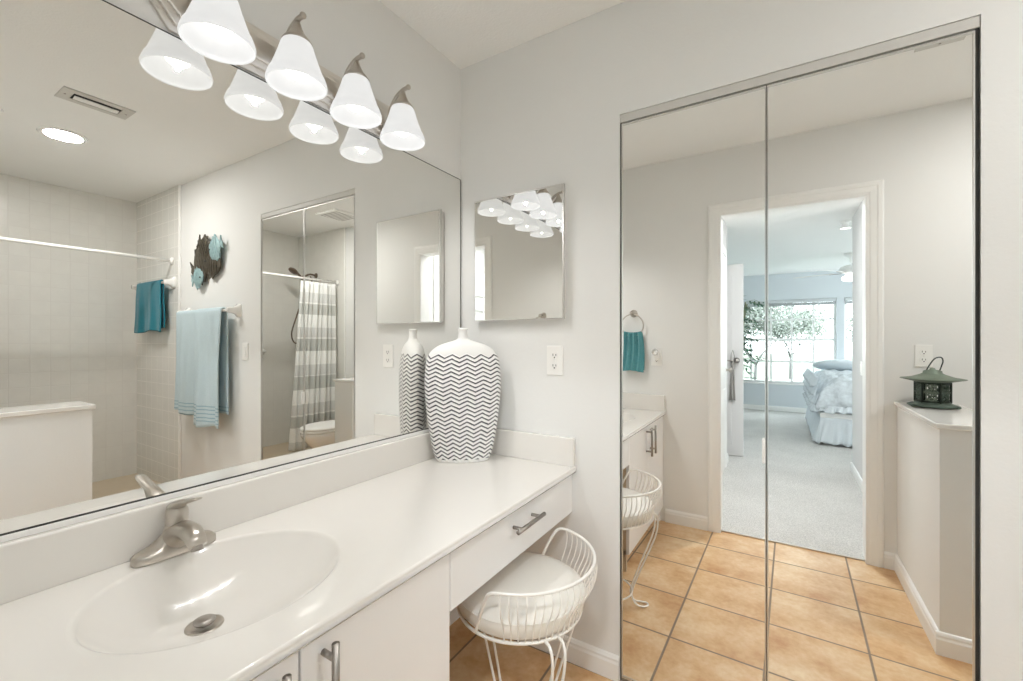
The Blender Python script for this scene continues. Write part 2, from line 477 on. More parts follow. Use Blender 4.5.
    def build(s, name, m, parent=None, kind=None, label=None):
        me = bpy.data.meshes.new(name); s.bm.to_mesh(me); s.bm.free()
        mm = M[m] if isinstance(m, str) else m
        me.materials.append(mm)
        o = bpy.data.objects.new(name, me); col.objects.link(o)
        if parent is not None:
            o.parent = parent
            w = wloc(parent)
            me.transform(Matrix.Translation(-w))
        if kind: o['kind'] = kind
        if label: o['label'] = label
        return o

def wloc(o):
    w = Vector(o.location)
    while o.parent:
        o = o.parent; w = w + Vector(o.location)
    return w

def thing(name, label, cat, loc, group=None):
    o = bpy.data.objects.new(name, None); col.objects.link(o)
    o.empty_display_size = 0.05
    o.location = loc; o['label'] = label; o['category'] = cat
    if group: o['group'] = group
    return o
def tag(o, label, cat, group=None, kind=None):
    o['label'] = label; o['category'] = cat
    if group: o['group'] = group
    if kind: o['kind'] = kind
    return o
def recenter(o, loc):
    """put a single-mesh thing's origin at its base"""
    o.data.transform(Matrix.Translation(-Vector(loc))); o.location = loc
    return o
def copy_tree(o, parent=None):
    c = o.copy(); col.objects.link(c)
    c.parent = parent
    for ch in list(o.children): copy_tree(ch, c)
    return c
def struct(name, mb, m, parent=None):
    return mb.build(name, m, parent, kind='structure')
def RotZ(a): return Matrix.Rotation(a, 4, 'Z')
def arc(c, r, a0, a1, n, z=None):
    return [(c[0] + r * math.cos(a0 + (a1 - a0) * i / n), c[1] + r * math.sin(a0 + (a1 - a0) * i / n), c[2] if z is None else z) for i in range(n + 1)]
def bez(p0, p1, p2, p3, n=10):
    p0, p1, p2, p3 = map(Vector, (p0, p1, p2, p3)); o = []
    for i in range(n + 1):
        t = i / n; o.append(p0 * (1 - t) ** 3 + p1 * 3 * t * (1 - t) ** 2 + p2 * 3 * t * t * (1 - t) + p3 * t ** 3)
    return o
def smoothpath(pts, n=6):
    """Catmull-Rom through points"""
    P = [Vector(p) for p in pts]; P = [P[0] * 2 - P[1]] + P + [P[-1] * 2 - P[-2]]; o = []
    for i in range(1, len(P) - 2):
        a, b, c, d = P[i - 1], P[i], P[i + 1], P[i + 2]
        for k in range(n):
            t = k / n
            o.append(0.5 * ((2 * b) + (c - a) * t + (2 * a - 5 * b + 4 * c - d) * t * t + (3 * b - a - 3 * c + d) * t ** 3))
    o.append(P[-2]); return o

# ------------------------------------------------------------------ setting
YO = YE - WT   # bedroom side of the entry wall
struct('floor', MB().box(-0.1, 3.75, YE - 0.03, 0.0, -0.06, 0.0), 'terra')
struct('floor_bedroom', MB().box(-0.7, 5.0, -7.55, YE - 0.03, -0.06, 0.006), 'carpet')
struct('ceiling', MB().box(-0.1, 3.75, YO, 0.1, ZC, ZC + 0.08), 'ceil')
struct('wall_vanity', MB().box(-0.1, 0, YO, 0.1, 0, ZC), 'wall')
CX0, CX1, CZ = 0.730, 1.652, 2.048
w = MB(); w.box(0, CX0, 0, 0.1, 0, ZC); w.box(CX1, 3.75, 0, 0.1, 0, ZC); w.box(CX0, CX1, 0, 0.1, CZ, ZC)
struct('wall_closet', w, 'wall')
w = MB(); w.box(CX0 - 0.1, CX0 - 0.09, 0.1, 0.7, 0, ZC); w.box(CX1 + 0.09, CX1 + 0.1, 0.1, 0.7, 0, ZC); w.box(CX0 - 0.1, CX1 + 0.1, 0.7, 0.71, 0, ZC)
w.box(CX0 - 0.1, CX1 + 0.1, 0.1, 0.71, ZC, ZC + 0.01); w.box(CX0 - 0.1, CX1 + 0.1, 0.0, 0.71, -0.05, 0.0)
struct('wall_closet_interior', w, 'closetin')
struct('wall_shower', MB().box(XS, 3.75, YE, 0, 0, ZC), 'wall')
DX0, DX1, DZ = 0.893, 1.634, 2.035
w = MB(); w.box(-0.1, DX0, YO, YE, 0, ZC); w.box(DX1, 3.75, YO, YE, 0, ZC); w.box(DX0, DX1, YO, YE, DZ, ZC)
struct('wall_entry', w, 'wall')
# door casing on the bathroom side, jamb lining, casing on the hall side
def casing(y, s, name):
    w = MB()
    prof = [(0, 0), (0.074, 0), (0.074, 0.006), (0.066, 0.012), (0.05, 0.012), (0.044, 0.009), (0.018, 0.008), (0.012, 0.005), (0, 0.005)]
    bm_ = bmesh.new(); rings = []
    for sx, top in ((0, 0), (0, 1), (1, 1), (1, 0)):
        rings.append([bm_.verts.new(((DX0 + 0.006 - a) if sx == 0 else (DX1 - 0.006 + a), y + s * b, (DZ - 0.006 + a) if top else 0.0)) for a, b in prof])
    for r0, r1 in zip(rings, rings[1:]):
        for j in range(len(prof)): bm_.faces.new((r0[j], r0[(j + 1) % len(prof)], r1[(j + 1) % len(prof)], r1[j]))
    bm_.faces.new(rings[0]); bm_.faces.new(rings[-1])
    bmesh.ops.recalc_face_normals(bm_, faces=bm_.faces); w.merge(bm_, False)
    return struct(name, w, 'trim')
casing(YE, 1, 'trim_1')
casing(YO, -1, 'trim_2')
w = MB(); t = 0.008
w.box(DX0, DX0 + t, YO, YE, 0, DZ); w.box(DX1 - t, DX1, YO, YE, 0, DZ); w.box(DX0, DX1, YO, YE, DZ - t, DZ)
struct('trim_3', w, 'trim')
# threshold strip
struct('trim_4', MB().box(DX0 + t, DX1 - t, YE - 0.036, YE - 0.024, 0.0, 0.009, 0.002), 'nickel')

BBP = [(0, 0), (0.013, 0), (0.013, 0.06), (0.010, 0.068), (0.010, 0.076), (0.005, 0.085), (0, 0.088)]
def bb_x(w, x0, x1, y, s):   # along x, at wall plane y, projecting s
    w.prism([(y + s * a, b) for a, b in BBP], 'x', x0, x1)
def bb_y(w, y0, y1, x, s):
    w.prism([(x + s * a, b) for a, b in BBP], 'y', y0, y1)
w = MB(); bb_x(w, 0, CX0, 0, -1); bb_x(w, CX1, 2.78, 0, -1); struct('baseboard_closet', w, 'trim')
w = MB(); bb_y(w, -0.70, -0.0, 0, 1); struct('baseboard_vanity', w, 'trim')
KX0, KX1, KY, KZ = 1.757, 1.982, -0.785, 0.905
w = MB(); bb_x(w, 0.56, DX0 - 0.068, YE, 1); bb_x(w, DX1 + 0.068, KX0, YE, 1); bb_x(w, KX1, 2.80, YE, 1); struct('baseboard_entry', w, 'trim')
# knee wall between vanity room and toilet
struct('wall_knee', MB().box(KX0, KX1, YE, KY, 0, KZ - 0.022), 'wall')
struct('trim_5', MB().box(KX0 - 0.013, KX1 + 0.013, YE, KY + 0.013, KZ - 0.022, KZ, 0.004), 'marble')
w = MB(); bb_y(w, YE, KY, KX0, -1); bb_x(w, KX0 - 0.013, KX1 + 0.013, KY, 1); bb_y(w, YE, KY, KX1, 1); struct('baseboard_knee', w, 'trim')

# shower: tiled skins, pan, curb, edge trims
struct('wall_shower_tile', MB().box(XS - 0.012, XS, YE, 0, 0.0, ZC), 'tileX')
w = MB(); w.box(2.805, XS - 0.012, -0.012, 0, 0.0, ZC); w.box(2.805, XS - 0.012, YE, YE + 0.012, 0.0, ZC)
struct('wall_shower_end_tile', w, 'tileY')
w = MB(); w.box(2.79, 2.806, -0.017, 0, 0, ZC, 0.004); w.box(2.79, 2.806, YE, YE + 0.017, 0, ZC, 0.004)
struct('trim_6', w, 'trim')
w = MB(); w.box(2.806, XS - 0.012, YE + 0.012, -0.012, 0.0, 0.055); w.box(2.80, 2.90, YE + 0.012, -0.012, 0.0, 0.115, 0.008)
struct('floor_shower', w, 'tan')

# hall and bedroom shell
HL, HR, YB1, YBW, ZB = 0.765, 1.80, -3.60, -7.31, 2.385
w = MB(); w.box(HL - 0.1, HL, -3.36, YO, 0, ZB); w.box(HR, HR + 0.1, YB1, YO, 0, ZB); w.box(-0.7, HL - 0.1, -3.36, -3.26, 0, ZB); w.box(HR + 0.1, 5.0, YB1, YB1 + 0.1, 0, ZB)
struct('wall_hall', w, 'hallwall')
struct('ceiling_bedroom', MB().box(-0.8, 5.1, YBW - 0.2, YO, ZB, ZB + 0.08), 'ceil')
struct('wall_bedroom_left', MB().box(-0.8, -0.7, YBW - 0.2, -3.26, 0, ZB), 'bedwall')
w = MB(); bb_y(w, -3.36, -3.20, HL, 1); bb_y(w, YB1, -2.86, HR, -1); bb_x(w, HR - 0.013, HR + 0.1, YB1, -1); struct('baseboard_hall', w, 'trim')
w = MB(); bb_x(w, -0.7, 5.0, YBW, 1); struct('baseboard_bedroom', w, 'trim')
# window wall: opening 1 and 2 divided by a narrow pier
WZ0, WZ1 = 0.49, 1.93
WX = [(0.02, 2.01), (2.11, 4.10)]
w = MB(); w.box(-0.7, 5.0, YBW - 0.2, YBW, 0, WZ0); w.box(-0.7, 5.0, YBW - 0.2, YBW, WZ1, ZB)
w.box(-0.7, WX[0][0], YBW - 0.2, YBW, WZ0, WZ1); w.box(WX[0][1], WX[1][0], YBW - 0.2, YBW, WZ0, WZ1); w.box(WX[1][1], 5.0, YBW - 0.2, YBW, WZ0, WZ1)
struct('wall_bedroom_window', w, 'bedwall')
# right bedroom wall with a wide unseen opening, added to let more daylight in
w = MB(); w.box(5.0, 5.1, YBW, YB1 + 0.1, 0, 0.45); w.box(5.0, 5.1, YBW, YB1 + 0.1, 2.1, ZB); w.box(5.0, 5.1, YBW, -7.0, 0.45, 2.1); w.box(5.0, 5.1, -4.0, YB1 + 0.1, 0.45, 2.1)
struct('wall_bedroom_right', w, 'bedwall')

def window_unit(name, x0, x1):
    yf = YBW - 0.06
    fr = MB()
    fr.box(x0, x0 + 0.035, yf - 0.05, yf + 0.02, WZ0 + 0.035, WZ1 - 0.035); fr.box(x1 - 0.035, x1, yf - 0.05, yf + 0.02, WZ0 + 0.035, WZ1 - 0.035)
    fr.box(x0, x1, yf - 0.05, yf + 0.02, WZ0, WZ0 + 0.035); fr.box(x0, x1, yf - 0.05, yf + 0.02, WZ1 - 0.035, WZ1)
    o = struct(name, fr, 'trim')
    zm = 1.245
    mu = MB()
    mu.box(x0, x1, yf - 0.03, yf + 0.015, zm - 0.025, zm + 0.025)
    n = 6
    for i in range(1, n):
        xx = x1 - (x1 - x0 - 0.02) / 6.4 * i
        mu.box(xx - 0.015, xx + 0.015, yf - 0.02, yf, WZ0, WZ1)
    for zz in (WZ0 + 0.375, zm + 0.345): mu.box(x0, x1, yf - 0.022, yf + 0.001, zz - 0.015, zz + 0.015)
    struct('muntins', mu, 'trim', o)
    struct('pane', MB().box(x0 + 0.03, x1 - 0.03, yf - 0.012, yf - 0.008, WZ0 + 0.03, WZ1 - 0.03), 'glass', o)
    struct('window_sill', MB().box(x0 - 0.03, x1 + 0.03, YBW - 0.06, YBW + 0.03, WZ0 - 0.022, WZ0, 0.004), 'trim', o)
    bl = MB(); bl.box(x0 + 0.01, x1 - 0.01, YBW - 0.045, YBW + 0.012, WZ1 - 0.055, WZ1 - 0.005, 0.003)
    for i in range(8): bl.box(x0 + 0.015, x1 - 0.015, YBW - 0.042, YBW + 0.005, WZ1 - 0.06 - i * 0.0055 - 0.003, WZ1 - 0.06 - i * 0.0055)
    t = bl.build('raised_blind', 'blind')
    return o, t
o1, t1 = window_unit('window_1', *WX[0])
tag(t1, 'raised white blind stacked at the top of the wide left bedroom window', 'blind', 'window blinds')
o2, t2 = window_unit('window_2', *WX[1])
tag(t2, 'raised white blind atop the bedroom window behind the bed', 'blind', 'window blinds')

# portals so the daylight through the windows samples cleanly
def portal(loc, rot, sx, sy):
    L = bpy.data.lights.new('daylight_portal', 'AREA'); L.shape = 'RECTANGLE'; L.size = sx; L.size_y = sy
    L.cycles.is_portal = True
    o = bpy.data.objects.new('daylight_portal', L); o.location = loc; o.rotation_euler = rot; col.objects.link(o)
portal(((WX[0][0] + WX[0][1]) / 2, YBW - 0.19, (WZ0 + WZ1) / 2), (PI / 2, 0, PI), WX[0][1] - WX[0][0], WZ1 - WZ0)
portal(((WX[1][0] + WX[1][1]) / 2, YBW - 0.19, (WZ0 + WZ1) / 2), (PI / 2, 0, PI), WX[1][1] - WX[1][0], WZ1 - WZ0)
portal((5.09, -5.5, 1.275), (PI / 2, 0, PI / 2), 3.0, 1.65)  # at the opening added in the right bedroom wall

# panel door in the hall's left wall and in its right wall, with casings
def panel_door(name, x, y0, y1, s, zt=2.03, knob=True, rows=None):
    w = MB(); w.box(x, x + s * 0.012, y0, y1, 0.012, zt, 0.002)
    rows = rows or [(0.12, 0.78), (0.92, 1.38), (1.50, 1.92)]
    for z0, z1 in rows:
        n = 2 if len(rows) < 5 else 1
        for k in range(n):
            wd = (y1 - y0 - 0.1) / n
            a = y0 + 0.05 + k * wd + 0.03; b = a + wd - 0.06
            w.box(x + s * 0.006, x + s * 0.022, a, b, z0, z1, 0.007, 2)
    d = struct(name, w, 'trim')
    if knob:
        h = MB(); yk = y0 + 0.06
        h.lathe([(0.0, 0), (0.026, 0), (0.026, 0.006), (0.01, 0.012), (0.01, 0.03), (0.024, 0.04), (0.026, 0.052), (0.018, 0.062), (0, 0.064)], (x + s * 0.012, yk, 0.95), 20, Matrix.Rotation(s * PI / 2, 4, 'Y'))
        struct('door_knob', h, 'nickel', d)
    return d
panel_door('door_1', HL, -3.10, -2.40, 1)
w = MB()
for a, b in ((-3.17, -3.10), (-2.40, -2.33)): w.box(HL, HL + 0.018, a, b, 0, 2.035, 0.002)
w.box(HL, HL + 0.018, -3.17, -2.33, 2.035, 2.105, 0.002)
struct('trim_7', w, 'trim')
panel_door('door_2', HR, -2.80, -1.95, -1, knob=False, rows=[(0.1 + 0.165 * i, 0.225 + 0.165 * i) for i in range(11)])
w = MB()
for a, b in ((-2.87, -2.80), (-1.95, -1.88)): w.box(HR - 0.018, HR, a, b, 0, 2.035, 0.002)
w.box(HR - 0.018, HR, -2.87, -1.88, 2.035, 2.105, 0.002)
struct('trim_8', w, 'trim')
# open door leaf folded back beyond the hall
w = MB(); w.box(0.12, 0.895, -3.64, -3.605, 0.012, 2.035, 0.003)
for z0, z1 in ((0.12, 0.78), (0.92, 1.38), (1.50, 1.92)):
    for a, b in ((0.20, 0.46), (0.53, 0.785)): w.box(a, b, -3.609, -3.598, z0, z1, 0.005)
d3 = struct('door_3', w, 'hallwall')
h = MB(); h.lathe([(0, 0), (0.03, 0), (0.03, 0.008), (0.012, 0.014), (0.011, 0.045), (0, 0.045)], (0.835, -3.605, 1.02), 20, Matrix.Rotation(-PI / 2, 4, 'X'))
h.tube([(0.835, -3.562, 1.02), (0.80, -3.558, 1.02), (0.755, -3.560, 1.017), (0.735, -3.565, 1.02)], [0.009, 0.009, 0.008, 0.006])
h.sphere((0.835, -3.556, 1.02), 0.026)
struct('door_handle', h, 'nickel2', d3)
bg = MB()
bg.grid(lambda u, v: (0.795 - 0.045 * (u - 0.5) * (0.5 + 0.9 * v) + 0.0, -3.585 + 0.016 * math.sin(u * 12 + v * 2), 1.02 - 0.42 * v), 16, 20, thick=0.006)
bg.tube([(0.78, -3.575, 1.0), (0.785, -3.575, 1.09), (0.80, -3.57, 1.13), (0.815, -3.575, 1.06), (0.81, -3.58, 1.0)], 0.003, 6)
tag(recenter(bg.build('hanging_sash', 'bag'), (0.795, -3.585, 0.6)), 'grey cloth sash hanging from the handle of the open hall door', 'sash')

# hall ceiling fixture
t = thing('ceiling_light', 'small round white ceiling spotlight near the bedroom fan', 'lamp', (1.762, -3.74, ZB))
b = MB(); b.lathe([(0, 0), (0.045, 0), (0.045, -0.008), (0.03, -0.014), (0.028, -0.05), (0.05, -0.062), (0.05, -0.068), (0.04, -0.068)], (1.762, -3.74, ZB), 28); b.build('housing', 'trim', t)
b = MB(); b.lathe([(0, -0.064), (0.042, -0.064), (0.042, -0.060), (0, -0.060)], (1.762, -3.74, ZB), 28); b.build('diffuser', 'lens', t)
def lamp(loc, power, size, color=(1, 0.99, 0.98), kind='POINT', rot=(0, 0, 0)):
    L = bpy.data.lights.new('lamp_glow', kind); L.energy = power; L.color = color
    if kind == 'POINT': L.shadow_soft_size = size
    elif kind == 'SPOT': L.shadow_soft_size = size; L.spot_size = math.radians(176); L.spot_blend = 1.0
    else: L.shape = 'DISK'; L.size = size
    o = bpy.data.objects.new('lamp_glow', L); o.location = loc; o.rotation_euler = rot; col.objects.link(o); return o
# unseen hall downlight, added to light the bathroom through the doorway
t = thing('recessed_light', 'unseen added ceiling light in the hall close to the bathroom doorway', 'lamp', (1.28, -2.25, ZB))
b = MB(); b.lathe([(0.075, -0.004), (0.10, -0.004), (0.10, 0.0), (0.075, 0.0)], (1.28, -2.25, ZB), 40, close=True); b.build('trim_ring', 'trim', t)
b = MB(); b.lathe([(0, -0.003), (0.076, -0.003), (0.076, -0.001), (0, -0.001)], (1.28, -2.25, ZB)); b.build('lens', 'lens', t)
lamp((1.28, -2.25, ZB - 0.006), P_HALL, 0.15, color=(0.93, 0.965, 1.0), kind='AREA')

# bathroom ceiling: shower can light, slot vent, exhaust fan
t = thing('recessed_light', 'round white recessed light in the bathroom ceiling near the shower', 'lamp', (2.41, -0.745, ZC))
b = MB(); b.lathe([(0.085, -0.005), (0.108, -0.003), (0.11, 0.0), (0.085, 0.0)], (2.41, -0.745, ZC), 48, close=True); b.build('trim_ring', 'trim', t)
b = MB(); b.lathe([(0, -0.006), (0.06, -0.006), (0.086, -0.003), (0.086, -0.001), (0, -0.001)], (2.41, -0.745, ZC), 48); b.build('lens', 'lens', t)
lamp((2.41, -0.745, ZC - 0.0065), P_RECESSED, 0.168, kind='AREA')
t = thing('ceiling_vent', 'narrow rectangular metal air register in the bathroom ceiling', 'vent', (1.78, -0.75, ZC))
b = MB(); x0, x1, y0, y1 = 1.705, 1.855, -0.90, -0.625
b.box(x0, x1, y0, y0 + 0.045, ZC - 0.006, ZC - 0.0001); b.box(x0, x1, y1 - 0.045, y1, ZC - 0.006, ZC - 0.0001)
b.box(x0, x0 + 0.035, y0 + 0.045, y1 - 0.045, ZC - 0.006, ZC - 0.0001); b.box(x1 - 0.035, x1, y0 + 0.045, y1 - 0.045, ZC - 0.006, ZC - 0.0001)
b.build('vent_frame', 'track', t)
for i in range(1):
    b = MB(); xx = 1.780
    b.box(-0.0175, 0.0175, y0 + 0.052, y1 - 0.052, -0.001, 0.001, mtx=Matrix.Translation((xx, 0, ZC - 0.0095)) @ Matrix.Rotation(math.radians(8), 4, 'Y'))
    b.build('louvre', 'trim', t)
b = MB(); b.box(x0 + 0.03, x1 - 0.03, y0 + 0.04, y1 - 0.04, ZC - 0.0012, ZC - 0.0002); b.build('slot_shade', 'dark', t)  # flat dark sheet paints the shade inside the register opening
for yy in (y0 + 0.02, y1 - 0.02):
    b = MB(); b.lathe([(0, -0.009), (0.004, -0.008), (0.005, -0.005), (0, -0.005)], (1.78, yy, ZC), 12); b.build('screw', 'nickel2', t)
t = thing('exhaust_fan', 'square louvred exhaust fan grille in the ceiling above the toilet', 'fan', (2.42, -1.15, ZC))
b = MB(); b.prism([(2.27, -1.30), (2.57, -1.30), (2.57, -1.0), (2.27, -1.0)], 'z', ZC - 0.018, ZC, 0.006); b.build('grille_cover', 'plastic', t)
for i in range(8):
    b = MB(); b.box(2.30, 2.54, -1.272 + i * 0.032, -1.262 + i * 0.032, ZC - 0.0195, ZC - 0.017); b.build('slot', 'closetin', t)

# ------------------------------------------------------------------ main mirror
t = thing('wall_mirror', 'large frameless mirror covering the wall above the vanity counter', 'mirror', (0.0, -0.76, 0.868))
MY0, MY1, MZ0, MZ1 = -1.505, -0.008, 0.8725, 1.949
b = MB(); b.box(0.001, 0.006, MY0, MY1, MZ0 + 0.001, MZ1, 0.0012, 1); b.build('mirror_glass', 'mirror', t)
b = MB(); b.box(0.0005, 0.0085, MY0, MY1, 0.8585, MZ0 - 0.0016, 0.001); b.build('bottom_channel', 'trim', t)
b = MB(); b.box(0.0008, 0.0072, MY0, MY1, MZ0 - 0.0016, MZ0 + 0.0006); b.build('bottom_seal', 'dark', t)
b = MB(); b.box(0.0005, 0.0065, MY0, MY1, MZ1 + 0.0002, MZ1 + 0.0016); b.box(0.0005, 0.0068, MY1 + 0.0002, MY1 + 0.002, MZ0, MZ1); b.build('edge_trim', 'dark', t)

# ------------------------------------------------------------------ vanity counter with integral bowl
CF, CT = 0.562, 0.75     # front edge x, top z
ct = thing('vanity_countertop', 'long white cultured marble vanity countertop with integral oval sink', 'countertop', (0.28, -0.76, CT - 0.024))
EX, EY, SX, SY = 0.266, -1.096, 0.196, 0.222
YS = -0.80
def counter():
    b = bmesh.new()
    x0, x1, y0, y1 = 0.0, CF - 0.006, YE, YS
    angs = [2 * PI * i / 120 for i in range(120)]
    for cxx, cyy in ((x0, y0), (x1, y0), (x1, y1), (x0, y1)):
        angs.append(math.atan2(cyy - EY, cxx - EX) % (2 * PI))
    angs = sorted(set(round(a, 6) for a in angs))
    def outer(a):
        dx, dy = math.cos(a), math.sin(a); ts = []
        if dx > 1e-9: ts.append((x1 - EX) / dx)
        if dx < -1e-9: ts.append((x0 - EX) / dx)
        if dy > 1e-9: ts.append((y1 - EY) / dy)
        if dy < -1e-9: ts.append((y0 - EY) / dy)
        tt = min(ts); return (EX + dx * tt, EY + dy * tt, CT)
    rings = [[b.verts.new(outer(a)) for a in angs]]
    levels = [1.045, 1.02, 1.0, 0.985, 0.965, 0.93, 0.88, 0.82, 0.74, 0.65, 0.55, 0.45, 0.35, 0.25, 0.17, 0.115]
    DX, DY = -0.047, -0.025
    for L_ in levels:
        if L_ >= 1.0: d = {1.045: 0.0, 1.02: 0.0006, 1.0: 0.003}[L_]
        else: d = 0.003 + 0.100 * (1 - L_ ** 2.3) ** 0.9 * 1.0
        sh = (1 - min(1, L_)) ** 1.0
        ring = []
        for a in angs:
            dx, dy = math.cos(a), math.sin(a)
            rr = 1.0 / math.sqrt((dx / SX) ** 2 + (dy / SY) ** 2)
            ring.append(b.verts.new((EX + DX * sh + dx * rr * L_, EY + DY * sh + dy * rr * L_, CT - d)))
        rings.append(ring)
    n = len(angs)
    for r0, r1 in zip(rings, rings[1:]):
        for j in range(n): b.faces.new((r0[j], r0[(j + 1) % n], r1[(j + 1) % n], r1[j]))
    b.faces.new(rings[-1])
    # flat remainder
    q = [b.verts.new(p) for p in ((x0, YS, CT), (x1, YS, CT), (x1, 0.0, CT), (x0, 0.0, CT))]
    b.faces.new(q)
    # rounded front edge and underside lip
    prof = [(x1, CT), (x1 + 0.003, CT - 0.0006), (x1 + 0.0053, CT - 0.0027), (x1 + 0.006, CT - 0.006), (x1 + 0.006, CT - 0.019), (x1 + 0.004, CT - 0.023), (x1, CT - 0.024), (x1 - 0.04, CT - 0.024)]
    pv = [[b.verts.new((p[0], yy, p[1])) for p in prof] for yy in (YE, YS, 0.0)]
    for r0, r1 in zip(pv, pv[1:]):
        for j in range(len(prof) - 1): b.faces.new((r0[j], r0[j + 1], r1[j + 1], r1[j]))
    b.normal_update()
    for f in b.faces:
        if f.normal.z < -1e-4 and f.calc_center_median().z > CT - 0.0235 or f.normal.z < 0 and f.calc_center_median().x < CF - 0.03 and f.calc_center_median().z < CT - 0.025: f.normal_flip()
    m = MB(); m.merge(b, True); return m
o = counter().build('counter_slab', 'marble', ct)
# backsplashes
b = MB(); b.box(0.0, 0.022, YE, -0.0005, CT - 0.001, 0.858, 0.004); b.build('backsplash', 'marble', ct)
b = MB(); b.box(0.022, CF - 0.004, -0.022, -0.0005, CT - 0.001, 0.858, 0.004); b.build('side_splash', 'marble', ct)
b = MB(); b.box(0.022, CF - 0.004, YE + 0.0005, YE + 0.022, CT - 0.001, 0.858, 0.004); b.build('side_splash', 'marble', ct)
b = MB()
DRX, DRY, DRZ = EX - 0.047 * 0.9, EY - 0.025 * 0.9, CT - 0.1025
b.lathe([(0.014, 0.0), (0.026, 0.001), (0.031, 0.0035), (0.033, 0.003), (0.034, 0.0)], (DRX, DRY, DRZ), 36)
dr = b.build('drain', 'nickel', ct)
b = MB(); b.lathe([(0, 0.016), (0.012, 0.0155), (0.019, 0.013), (0.020, 0.010), (0.018, 0.007), (0.007, 0.006), (0.007, -0.01), (0, -0.01)], (DRX, DRY, DRZ), 32)
b.build('stopper', 'nickel2', dr)

# faucet
t = thing('sink_faucet', 'brushed nickel single-lever faucet behind the oval sink', 'faucet', (0.055, -1.105, CT))
def superell(cx_, cy_, a, b_, z, n=40, p=3.2):
    o = []
    for i in range(n):
        th = 2 * PI * i / n; c, s_ = math.cos(th), math.sin(th)
        o.append((cx_ + a * abs(c) ** (2 / p) * (1 if c > 0 else -1), cy_ + b_ * abs(s_) ** (2 / p) * (1 if s_ > 0 else -1), z))
    return o
def loft(mb, rings, capb=True, capt=True):
    b = bmesh.new(); R = [[b.verts.new(p) for p in r] for r in rings]; n = len(R[0])
    for r0, r1 in zip(R, R[1:]):
        for j in range(n): b.faces.new((r0[j], r0[(j + 1) % n], r1[(j + 1) % n], r1[j]))
    if capb: b.faces.new(R[0][::-1])
    if capt: b.faces.new(R[-1])
    bmesh.ops.recalc_face_normals(b, faces=b.faces)
    mb.merge(b, True); return mb
b = MB(); FY = -1.105; FX = 0.056
loft(b, [superell(FX, FY, 0.026, 0.079, CT), superell(FX, FY, 0.0265, 0.080, CT + 0.004), superell(FX, FY, 0.0255, 0.079, CT + 0.015),
         superell(FX, FY, 0.023, 0.072, CT + 0.021), superell(FX, FY, 0.0215, 0.054, CT + 0.027, p=2.6), superell(FX, FY, 0.0205, 0.038, CT + 0.036, p=2.3),
         superell(FX, FY, 0.020, 0.026, CT + 0.048, p=2), superell(FX, FY, 0.0195, 0.0205, CT + 0.062, p=2), superell(FX, FY, 0.0195, 0.0195, CT + 0.078, p=2), superell(FX, FY, 0.018, 0.018, CT + 0.082, p=2)])
b.build('faucet_body', 'nickel', t)
# spout: flattened arch reaching over the bowl
def spout(mb):
    path = [(FX - 0.008, CT + 0.020), (FX + 0.014, CT + 0.045), (FX + 0.042, CT + 0.060), (FX + 0.070, CT + 0.062), (FX + 0.094, CT + 0.054), (FX + 0.108, CT + 0.040)]
    ws = [0.028, 0.028, 0.025, 0.0225, 0.020, 0.0175]; hs = [0.030, 0.025, 0.019, 0.0155, 0.013, 0.011]
    rings = []
    for i, (x, z) in enumerate(path):
        a, c = path[max(0, i - 1)], path[min(len(path) - 1, i + 1)]
        tx, tz = c[0] - a[0], c[1] - a[1]; l = math.hypot(tx, tz); tx /= l; tz /= l
        nx, nz = -tz, tx
        rings.append([(x + nx * hs[i] * math.sin(2 * PI * j / 24), FY + ws[i] * math.cos(2 * PI * j / 24), z + nz * hs[i] * math.sin(2 * PI * j / 24)) for j in range(24)])
    return loft(mb, rings)
spout(MB()).build('spout', 'nickel', t)
b = MB(); b.tube([(FX + 0.098, FY, CT + 0.050), (FX + 0.103, FY, CT + 0.030)], [0.0115, 0.0115], 20); b.build('aerator', 'nickel2', t)
b = MB()
b.lathe([(0.0195, 0.066), (0.0212, 0.072), (0.0215, 0.090), (0.0205, 0.100), (0.016, 0.108), (0.0, 0.111)], (FX, FY, CT), 32, Matrix.Rotation(math.radians(4), 4, 'Y'))
rings = []
for x, z, wd, hh in ((FX - 0.017, CT + 0.090, 0.014, 0.010), (FX + 0.004, CT + 0.105, 0.0195, 0.0115), (FX + 0.035, CT + 0.120, 0.0145, 0.0065), (FX + 0.068, CT + 0.129, 0.0135, 0.0045), (FX + 0.094, CT + 0.137, 0.0125, 0.0035), (FX + 0.106, CT + 0.1405, 0.009, 0.0025)):
    rings.append([(x - 0.3 * hh * math.sin(2 * PI * j / 20), FY + wd * math.cos(2 * PI * j / 20), z + hh * math.sin(2 * PI * j / 20)) for j in range(20)])
loft(b, rings)
lv = b.build('lever_handle', 'nickel', t)
b = MB(); b.lathe([(0, 0.001), (0.003, 0.001), (0.003, -0.002)], (FX + 0.0195, FY + 0.0, CT + 0.083), 12, Matrix.Rotation(PI / 2, 4, 'Y'))
b.build('temperature_dot', mat('red dot', srgb(190, 50, 40), 0.4), lv, label='small red temperature dot')

